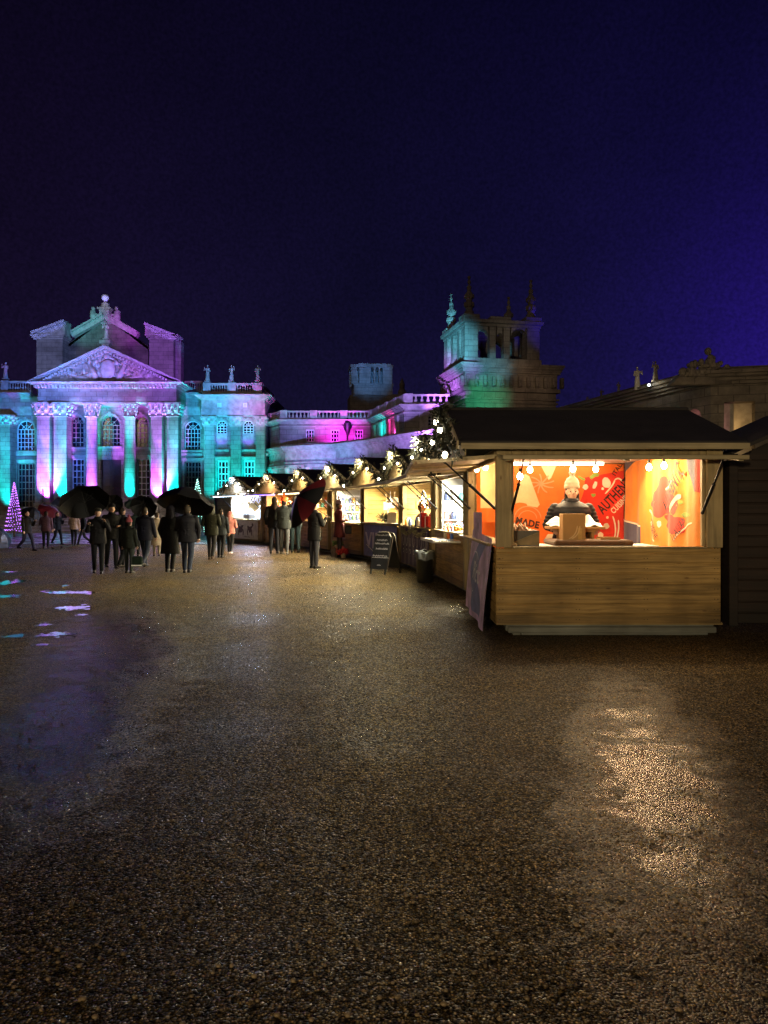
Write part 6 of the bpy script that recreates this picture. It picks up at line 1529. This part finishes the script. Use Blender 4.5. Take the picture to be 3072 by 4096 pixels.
    prof=[(.20,hem),(.205,hem+.04),(.20,.98),(.185,1.1),(.19,1.22),(.215,1.34),(.20,1.42),(.13,1.48),(.085,1.51)]
    if hem<.7: prof=[(.25,hem),(.245,hem+.06),(.22,.8)]+prof[2:]
    prof=[(r,z) for i,(r,z) in enumerate(prof) if i==0 or z>prof[i-1][1]]
    if fine:
        import bisect
        dn=[];zs_=[p[1] for p in prof]
        for q in range(70):
            z=zs_[0]+(zs_[-1]-zs_[0])*q/69;i=min(len(prof)-2,max(0,bisect.bisect(zs_,z)-1));u=(z-zs_[i])/(zs_[i+1]-zs_[i])
            dn.append(((prof[i][0]*(1-u)+prof[i+1][0]*u)*(1+.028*abs(math.sin((z-.8)*math.pi/.075))),z))
        c.lathe([(r*wide,z) for r,z in dn],(0,.003,0),40,1,.68)
        c.ball((0,.10,1.47),(.15,.08,.10),14,10)
        for s in(1,-1):
            sh,el,wr,d2=AR[s]
            for q in range(5): c.ball(sh.lerp(el,(q+.5)/5),(.079,.079,.042),12,8)
            for q in range(4): c.ball(el.lerp(wr,(q+.5)/5),.0635-.004*q,12,8)
    else: c.lathe([(r*1.0*wide,z) for r,z in prof],(0,.003,0),28,1.0,.68)
    for s in(1,-1):
        sh,el,wr,d2=AR[s];c.ball(sh-Vector((s*.02,0,.01)),(.085,.08,.08),12,8);c.caps(sh-Vector((s*.01,0,.01)),el,.074,.062,seg);c.caps(el,wr-d2*.012,.062,.046,seg)
    rnd=random.Random(int(px));
    for j in range(14):   # creases
        s=rnd.choice((-1,1));z=rnd.uniform(.9,1.35);c.caps((s*.05,-.13*wide,z),(s*.17*wide,-.08,z+rnd.uniform(-.06,.03)),.012,.008,6);c.caps((s*.03,.135*wide,z),(s*.17*wide,.08,z+rnd.uniform(-.06,.03)),.012,.008,6)
    if head=='hood':
        c.lathe([(.09,1.46),(.125,1.52),(.12,1.56)],(0,.01,0),18,1,1)
    fin(c);obj('coat',remesh(c,.0085 if fine else .0125,col_mat(coat,cc,.6 if fine else .75),'coat',3),None,po)
    # collar
    q=MB();q.lathe([(.095,1.47),(.10,1.50),(.092,1.545),(.07,1.55)],(0,.0,0),18,1,1.02);fin(q);obj('collar' if not scarf else 'scarf',q,col_mat(coat,cc) if not scarf else col_mat('scarf_'+coat,scarf),po,smooth=True)
    # hair and headgear
    hr=MB()
    hr.ball((0,.022,1.668),(.083,.094,.098),16,10);hr.ball((0,.05,1.62),(.078,.06,.09),12,8)
    if fine:
        for s in(1,-1): hr.caps((s*.072,.015,1.63),(s*.078,0,1.53),.022,.02,8)
    if longhair: hr.caps((0,.075,1.62),(0,.10,1.38),.085,.06,12)
    hr.v=[tuple(hy@Vector(v)) for v in hr.v];fin(hr);obj('hair',remesh(hr,.0085 if fine else .012,col_mat('hair_%.2f'%(hc[0] if head=='hair' else .02),hc if head=='hair' else (.02,.014,.012)),'hair',1),None,po)
    if head in('hat','cap','hood'):
        q=MB()
        if head=='hat':
            q.lathe([(.088,1.668),(.102,1.672),(.104,1.71),(.098,1.712),(.096,1.75),(.07,1.80),(.03,1.83),(.005,1.84)],(0,.012,0),20,.95,1.05)
            q.ball((0,.02,1.875),.045,10,8)
        elif head=='cap':
            q.lathe([(.092,1.68),(.10,1.70),(.098,1.74),(.06,1.77),(.005,1.78)],(0,.01,0),18,.95,1.08);q.ball((0,-.09,1.69),(.07,.06,.010),10,6)
        else:
            q.ball((0,.035,1.655),(.115,.115,.135),16,12);q.caps((0,.05,1.6),(0,.05,1.5),.11,.12,12)
        q.v=[tuple(hy@Vector(v)) for v in q.v];fin(q);nm={'hat':'woolly_hat','cap':'flat_cap','hood':'hood'}[head]
        obj(nm,remesh(q,.0085,col_mat('%s_%.2f_%.2f'%(nm,hc[0],hc[1]),hc),nm,1),None,po)
    # world position of each hand, for what it holds
    hands={}
    for s in(1,-1):
        sh,el,wr,d2=AR[s];g_=wr+d2*.09;hands[s]=Vector((WX(px,D),D,z0))+(Rm@(bend(g_)-Vector((0,0,zmin))))*k
    return po,hands
def umbrella(grip,top,Rr,mats,label,h=.28,handle=True,spin=0,group=None):
    # grip and top of the shaft are points of the place
    grip=Vector(grip);top=Vector(top);d=(top-grip);Ln=d.length;d.normalize()
    q=Vector((0,0,1)).rotation_difference(d)
    u=empty('umbrella',grip,0,label=label,cat='umbrella',group=group);u.rotation_mode='QUATERNION';u.rotation_quaternion=q
    n=8;per=len(mats)
    def S_(a,r):
        k=(a/(2*math.pi)*n)%1;sag=.035*math.sin(math.pi*k)*(r**1.5);rr=r*Rr*(1-.055*math.sin(math.pi*k)*r)
        return Vector((rr*math.cos(a),rr*math.sin(a),Ln-h*(.25*r+.75*r*r)-sag*1.0))
    for g_ in range(per):
        m=MB()
        for i in range(n):
            if i%per!=g_: continue
            a0=2*math.pi*i/n+spin;
            m.grid(lambda s,t,a0=a0,i=i:(lambda v:v)(Matrix.Rotation(spin,4,'Z')@S_(2*math.pi*(i+s)/n*.99999,t*.995+.005)),6,7)
        if m.v: obj('canopy',m,mats[g_],u,smooth=True)
    r_=MB();hb=MB()
    for i in range(n):
        a=2*math.pi*i/n;Mr=Matrix.Rotation(spin,4,'Z')
        pts=[Mr@(S_(a+1e-6,t/6)-Vector((0,0,.008))) for t in range(7)];r_.tube(pts,.004,5);r_.ball(pts[-1],.008,6,4)
        r_.tube([Vector((0,0,Ln-h*1.05)),pts[3]],.003,4)
    obj('ribs',r_,M['iron'],u)
    s=MB();s.tube([(0,0,-.03),(0,0,Ln+.06)],.007,8);obj('shaft',s,M['iron'],u)
    s=MB();s.tube([(0,0,.06),(0,0,-.09)],.014,8);s.tube([(.035-.035*math.cos(t*.4),0,-.09-.035*math.sin(t*.4)) for t in range(8)],.012,8);obj('handle',s,M['black'],u,smooth=True)
    return u
BLK=simple('umbrella_black',(.004,.004,.006),.6,var=.15,spec=.2);REDU=simple('umbrella_red',(.09,.006,.009),.45,var=.15);DGR=simple('umbrella_dark_green',(.012,.035,.035),.45);PALE=simple('umbrella_pale',(.30,.30,.42),.5);NVY=simple('umbrella_navy',(.02,.025,.05),.45);ROSE=simple('umbrella_rose',(.12,.03,.05),.5)
P_=R
# vendor
v,_h=person(2284,0,0,yaw=R(-4),coat='black_padded',cc=(.007,.008,.012),hem=.8,arms='work',head='hat',hc=(.36,.29,.21),lean=R(6),D=10.86,z0=.15,fine=True,H=1.745,label='vendor in a black padded coat and cream woolly hat leaning over the stall table',scarf=(.012,.013,.018),wide=1.3)
# crowd in the middle of the court (feet and head rows read from the photograph)
p1,h1=person(392,2293,2031,yaw=R(15),arms=('hold','face'),head='cap',hc=(.03,.028,.025),label='man in a dark jacket and flat cap with one hand raised to his face',coat='charcoal',cc=(.009,.009,.012),stride=.25)
p2,h2=person(446,2272,2014,yaw=R(30),arms=('down','bent'),head='cap',hc=(.015,.015,.02),label='person in black coat and dark cap close behind the man in the flat cap',coat='black',wide=1.05,stride=.35,lean=R(4))
p3,h3=person(489,2270,2030,yaw=R(150),arms=('down','hold'),label='person in black seen from behind beside the child in the pink hat',coat='black',stride=.4)
p4,h4=person(517,2292,2075,yaw=R(165),arms='down',head='hat',hc=(.30,.07,.09),label='short person in a dark coat and dusky pink hat carrying a bag',coat='dark_green',cc=(.018,.022,.018),lc=(.03,.04,.035),leg='dark_olive')
p5,h5=person(580,2269,2026,yaw=R(172),arms=('down','down'),label='man in a navy jacket and jeans striding away behind the pink hat',coat='navy',cc=(.009,.010,.022),leg='blue_denim',lc=(.018,.024,.045),stride=.8,wide=1.1,hc=(.06,.05,.045))
p6,h6=person(627,2224,2052,yaw=R(190),arms=('down','hold'),label='person in a long pale beige coat under the pale umbrella',coat='beige',cc=(.30,.25,.20),hem=.42,leg='beige_leg',lc=(.2,.17,.14))
p7,h7=person(681,2287,2026,yaw=R(175),arms='pocket',head='hood',hc=(.012,.010,.016),label='woman in a long black hooded coat left of the big black umbrella holder',coat='black',hem=.48,wide=1.08,stride=.25,lean=R(4))
p8,h8=person(750,2293,2020,yaw=R(182),arms=('pocket','hold'),label='broad man in a black jacket and dark jeans walking under the big black umbrella',coat='black_blue',cc=(.012,.012,.018),leg='blue_denim',lc=(.018,.024,.045),stride=.55,wide=1.18,hc=(.05,.04,.03))
p9,h9=person(846,2239,2017,yaw=R(178),arms='bent',head='hood',hc=(.03,.032,.028),label='person in an olive hooded coat and tall boots walking with feet apart',coat='olive',cc=(.014,.016,.011),hem=.78,stride=.6,leg='black_leg',lc=(.015,.015,.02),shoe=(.05,.03,.02),wide=1.08)
p10,h10=person(884,2230,2036,yaw=R(170),arms='down',label='person in dark clothes half hidden behind the olive hooded coat',coat='slate',cc=(.02,.025,.032),stride=.3)
p11,h11=person(921,2215,2049,yaw=R(168),arms='bent',head='hood',hc=(.52,.20,.18),label='child in a salmon pink hooded coat and black leggings by the ice blue stall',coat='salmon',cc=(.55,.20,.17),hem=.84,leg='black_leg',lc=(.015,.015,.02),shoe=(.4,.35,.33),stride=.35)
p12,h12=person(108,2203,2040,yaw=R(65),arms=('down','hold'),label='person in dark clothes striding past the violet lit tree',coat='black',stride=.95,lc=(.02,.02,.05),leg='indigo_leg')
p13,h13=person(184,2192,2045,yaw=R(200),arms=('down','hold'),label='person in a dark top walking under the red umbrella',coat='plum',cc=(.06,.03,.05),stride=.4)
p14,h14=person(230,2178,2048,yaw=R(60),arms=('down','hold'),label='person in dark clothes to the right of the red umbrella',coat='black',stride=.7)
p15,h15=person(296,2182,2050,yaw=R(185),arms=('down','hold'),label='person in a light fawn top under the dark rose umbrella',coat='fawn',cc=(.26,.19,.17),stride=.3,hem=.85)
p16,h16=person(333,2180,2052,yaw=R(-60),arms='pocket',label='person in dark clothes striding beside the fawn topped one',coat='black',stride=.9)
p24,h24=person(543,2225,2035,yaw=R(185),arms=('down','hold'),label='person in a dark teal coat deep in the crowd under the dark green umbrella',coat='deep_teal',cc=(.015,.03,.032))
# at the stalls
p18,h18=person(1097,2214,1990,yaw=R(195),arms='pocket',longhair=True,hc=(.04,.024,.016),label='long haired person in a black coat seen from behind at the red ornament stall',coat='black',hem=.80,wide=1.05,leg='black_leg',lc=(.015,.015,.02))
p19,h19=person(1137,2217,1992,yaw=R(170),arms='bent',head='hat',hc=(.75,.12,.02),label='person in a bright orange hat, dark jacket and grey jeans at the ornament stall',coat='graphite',cc=(.03,.035,.035),leg='grey_denim',lc=(.07,.072,.078),wide=1.1,shoe=(.1,.09,.08))
p20,h20=person(1181,2210,1985,yaw=R(175),arms='bent',label='grey haired person in dark clothes half hidden behind the red and black umbrella',coat='smoke',cc=(.04,.045,.05),hc=(.14,.13,.12),leg='teal_dark',lc=(.02,.035,.04))
p21,h21=person(1257,2273,2010,yaw=R(140),arms=('hold','reach'),label='tall man in black holding a tilted red and black umbrella',coat='black',hem=.72,wide=1.05,leg='charcoal_leg',lc=(.03,.03,.04))
p22,h22=person(1358,2229,2003,yaw=R(105),arms='bent',head='hat',hc=(.16,.12,.20),label='woman in a dark red coat and mauve woolly hat at the bottle stall',coat='dark_red',cc=(.06,.008,.013),hem=.62,leg='black_leg',lc=(.015,.015,.02))
# umbrellas
def over(px0,px1,ytop,yrim,D,grip,mats,label,tilt=(0,0),**k):
    cx=(px0+px1)/2;Rr=(px1-px0)/2/F*D;zt=WZ(ytop,D);h=zt-WZ(yrim,D)
    return umbrella(grip,(WX(cx,D)+tilt[0],D+tilt[1],zt),Rr,mats,label,h=max(.12,h),**k)
over(229,424,1966,2022,18.6,h1[-1],[BLK],'wide black umbrella at the left of the crowd',spin=.2)
over(640,868,1951,2024,18.9,h8[1],[BLK],'biggest black umbrella, held by the broad man in the black jacket')
over(497,558,2001,2021,24.6,h24[1],[DGR],'small dark green umbrella in the middle of the crowd')
over(528,634,2012,2042,21.2,h5[1]+Vector((0,-.1,.35)),[BLK],'black umbrella above the man in the navy jacket')
over(412,488,2010,2032,22.3,h3[1],[BLK],'low black umbrella behind the capped heads')
umbrella(h6[1],WX(634,27.6)*Vector((1,0,0))+Vector((.16,27.2,WZ(2048,27.4))),.42,[PALE],'pale grey lilac umbrella tilted to the right',h=.2)
umbrella(W(114,2084,31.3),W(136,2030,31.1),.42,[BLK],'black umbrella carried past the violet lit tree',h=.34)
umbrella(W(182,2078,34.4),W(208,2034,34.2),.56,[REDU],'dark red umbrella tilted to the right',h=.2)
umbrella(h14[1],(WX(248,38),38,WZ(2030,38)),.55,[NVY],'navy umbrella to the right of the dark red one',h=.16)
umbrella(h15[1],(WX(302,38),38,WZ(2044,38)),.5,[ROSE],'dark rose umbrella over the fawn topped person',h=.14)
D=19.4;u_=umbrella(h21[-1],W(1190,1984,h21[-1].y-.34),.76,[BLK,REDU],'red and black golf umbrella tilted over a man at the stalls',h=.33,spin=.35)
# low dark umbrella leaving the frame at the left edge
umbrella(W(-30,2170,30.5),W(8,2120,30.3),.62,[NVY],'navy umbrella lowered at the left edge of the photograph',h=.42)
# bag carried by the pink hatted person
bg_=empty('carrier_bag',h4[-1]+Vector((-.0,-.0,-.32)),0,label='dark green carrier bag with a pale band held by the person in the pink hat',cat='bag')
k=MB();k.bbox(-.13,.13,-.05,.05,-.12,.14,.03);obj('bag_body',k,col_mat('bag_green',(.010,.022,.014)),bg_)
k=MB();k.box(-.125,.125,-.054,-.051,-.10,-.07);obj('pale_band',k,M['white'],bg_)
k=MB();k.tube([(-.08,0,.13),(-.04,0,.30),(.04,0,.30),(.08,0,.13)],.006,6);obj('handle',k,M['black'],bg_)
hb_=empty('handbag',h22[-1]+Vector((.02,-.06,-.32)),0,label='black handbag hanging from the arm of the woman in the dark red coat',cat='bag')
k=MB();k.bbox(-.15,.15,-.06,.06,-.13,.13,.04);obj('bag_body',k,M['black'],hb_);k=MB();k.tube([(-.1,0,.12),(-.06,0,.3),(.06,0,.3),(.1,0,.12)],.008,6);obj('strap',k,M['black'],hb_)

# ---------------------------------------------------------------- small conifers
def conifer(px,ytop,ybase,wpx,D,label,light=None,strength=6,seed=1):
    H=WZ(ytop,D);x=WX(px,D);Rb=wpx/2/F*D;rnd=random.Random(seed)
    t=empty('fir_tree',(x,D,0),label=label,cat='tree',group='small fir trees before the palace')
    k=MB();k.tube([(0,0,0),(0,0,H*.9)],[.06,.015],8);obj('trunk',k,M['post'],t)
    k=MB()
    for q in range(1500):
        u=rnd.random()**.8;z=.25+(H-.25)*u;r=Rb*(1-u)*(.35+.65*rnd.random()**.5)*(1+.12*math.sin(z*22));a=rnd.random()*6.283
        p=Vector((r*math.cos(a),r*math.sin(a),z));d=Vector((math.cos(a),math.sin(a),rnd.uniform(-.5,.15))).normalized()*(.08+.10*(1-u));w_=d.cross(Vector((0,0,1))).normalized()*.022
        k.add([p-w_,p+w_,p+d],[(0,1,2)])
    obj('crown',k,M['foliage'],t)
    if light:
        k=MB();n=230
        for q in range(n):
            u=q/n;z=.25+(H-.25)*u;r=Rb*(1-u)*1.02+.02;a=u*2*math.pi*11/(.3+.7*(1-u*.5));k.ball((r*math.cos(a),r*math.sin(a),z+rnd.uniform(-.02,.02)),.019,5,4)
        obj('fairy_lights',k,emis('tree_lights_%d'%seed,light,strength),t)
        lamp('tree_glow','POINT',(x,D-Rb-.2,H*.45),4,light,size=.2)
conifer(57,1930,2140,70,42,'fir tree wound with violet fairy lights at the left',(.55,.18,1),5,1)
conifer(172,1955,2130,60,43,'dark fir tree without lights right of the violet one',None,0,2)
conifer(697,1942,2130,60,43,'dark fir tree behind the biggest black umbrella',None,0,3)
conifer(790,1918,2130,90,41,'fir tree with cold turquoise fairy lights behind the biggest umbrella',(.45,1,.85),4,4)
# ---------------------------------------------------------------- wash lights over the buildings
KW=12.5
def wash(px,D,z,tpx,tpy,tD,e,c,cone=40,size=.3):
    lamp('wash_beam','SPOT',(WX(px,D),D,z),e*KW,c,W(tpx,tpy,tD),size,cone,.9)
# portico: lavender from the court, bluer at the left and pinker at the right
wash(300,40,1.2,300,1470,58,2600,(.18,.24,1),24)
wash(560,40,1.2,580,1480,58,2400,(.30,.13,1),22)
wash(430,42,1.2,430,1580,58,500,(1,.22,.45),22)
wash(700,14,5,200,1400,64,6500,(.24,.34,1),9)
wash(1000,14,5,648,1410,64,8000,(.36,.12,1),9)
wash(420,20,6,421,1195,65.5,2500,(.8,.85,1),3)
wash(330,16,5,350,1305,65.5,6500,(.06,.8,.8),4.5);wash(620,16,5,500,1310,65.5,8000,(.6,.04,1),4.5)
wash(420,18,5,426,1300,64,4500,(.3,.4,1),6)
# walls behind columns: faint warm violet
wash(430,44,1.2,430,1850,60.8,90,(.8,.5,.75),34)
# left and right wings
wash(80,46,1.2,80,1800,60.8,1000,(.04,.36,.85),30)
wash(765,47,1.2,765,1750,60.8,900,(.05,.38,.85),24)
# pavilion upper part
wash(880,45,1.2,860,1640,59,900,(.03,.42,1),20)
wash(1000,45,1.2,1010,1620,59,1200,(.75,.10,.75),15)
wash(930,45,1.2,930,1545,59,900,(.22,.28,1),18)
wash(925,45,1.2,925,1495,59,260,(.5,.45,1),12)
# range
for px,D,z,tpx,tpy,tD,e,c,cn_ in((1345,55.9,6.45,1335,1700,58,120,MAG,95),(1405,56.2,6.5,1400,1715,58,60,MAG,90),(1510,53.2,6.45,1520,1650,55.5,70,TEA,75),(1575,51,6.5,1572,1650,53,60,(1,.05,.5),75),
   (1250,46,2,1230,1640,58,500,(.3,.5,.9),22),(1450,42,2,1450,1650,56,420,(.35,.4,.9),24),(1680,38,2,1690,1620,49.6,420,(.5,.25,.9),24),
   (1110,54,.6,1110,1800,58.6,140,TEA,70),(1165,53,.6,1160,1850,57,120,(.9,.05,.5),50),(1205,52,.6,1205,1850,56.5,130,TEA,55),(1262,52,.6,1262,1850,55.8,200,(.65,.05,1),46),(1345,50,.6,1345,1850,54.8,150,TEA,55),(1440,49,.6,1440,1840,52.8,110,(.1,.4,.7),60),(1490,47.5,.6,1490,1850,51.5,110,(.6,.05,1),50),
   (1560,45,.6,1560,1830,49.5,90,(.25,.3,.9),70),(1660,43,.6,1660,1800,46.8,120,(.6,.1,.9),70)):
    lamp('wash_beam','SPOT',(WX(px,D),D,z),e*8,c,W(tpx,tpy,tD),.15,cn_,.9)
# tower
wash(1500,36,1.5,1800,1570,50,8000,(.42,.14,1),13)
wash(1860,36,6,1885,1480,48,900,(.35,.12,1),7)
wash(2300,30,6,2080,1560,49,180,(1,.66,.42),18)
wash(2300,30,6,2000,1370,50,190,(.75,.72,.6),14)
wash(2900,20,2,2700,1620,33,55,(1,.72,.42),44)  # dim wash added to lift the gatehouse, no fixture there
wash(1860,36,6,1930,1600,48.5,900,(.05,.75,.42),17)
wash(1600,30,1.5,1810,1370,50,7000,(.12,.6,.95),12)
wash(1750,36,8,1960,1480,48,900,(.08,.5,.8),12)
lamp('wash_beam','SPOT',(17.5,47,9.5),5000,(.05,.03,1),(10.6,49.8,13),.2,24,.8)
lamp('wash_beam','SPOT',(4.4,46.8,10.95-1.0),10,(.4,.1,1),(5.6,48,10.4),.1,80,.8)
wash(1500,40,9,1480,1500,76,4500,(.07,.25,.7),9)
# forecourt spill
wash(240,44,1.2,240,1640,60,1900,(.07,.22,1),44)
wash(900,44,1.2,900,1640,59,900,(.05,.35,1),26)
wash(1300,40,2,1300,1700,58,1500,(.22,.24,1),30)
wash(1600,36,2,1650,1650,50,1100,(.32,.22,1),26)
lamp('steps_spill','AREA',(WX(430,50),50,4.5),160,(.55,.4,1),(WX(430,50),47,0),6)
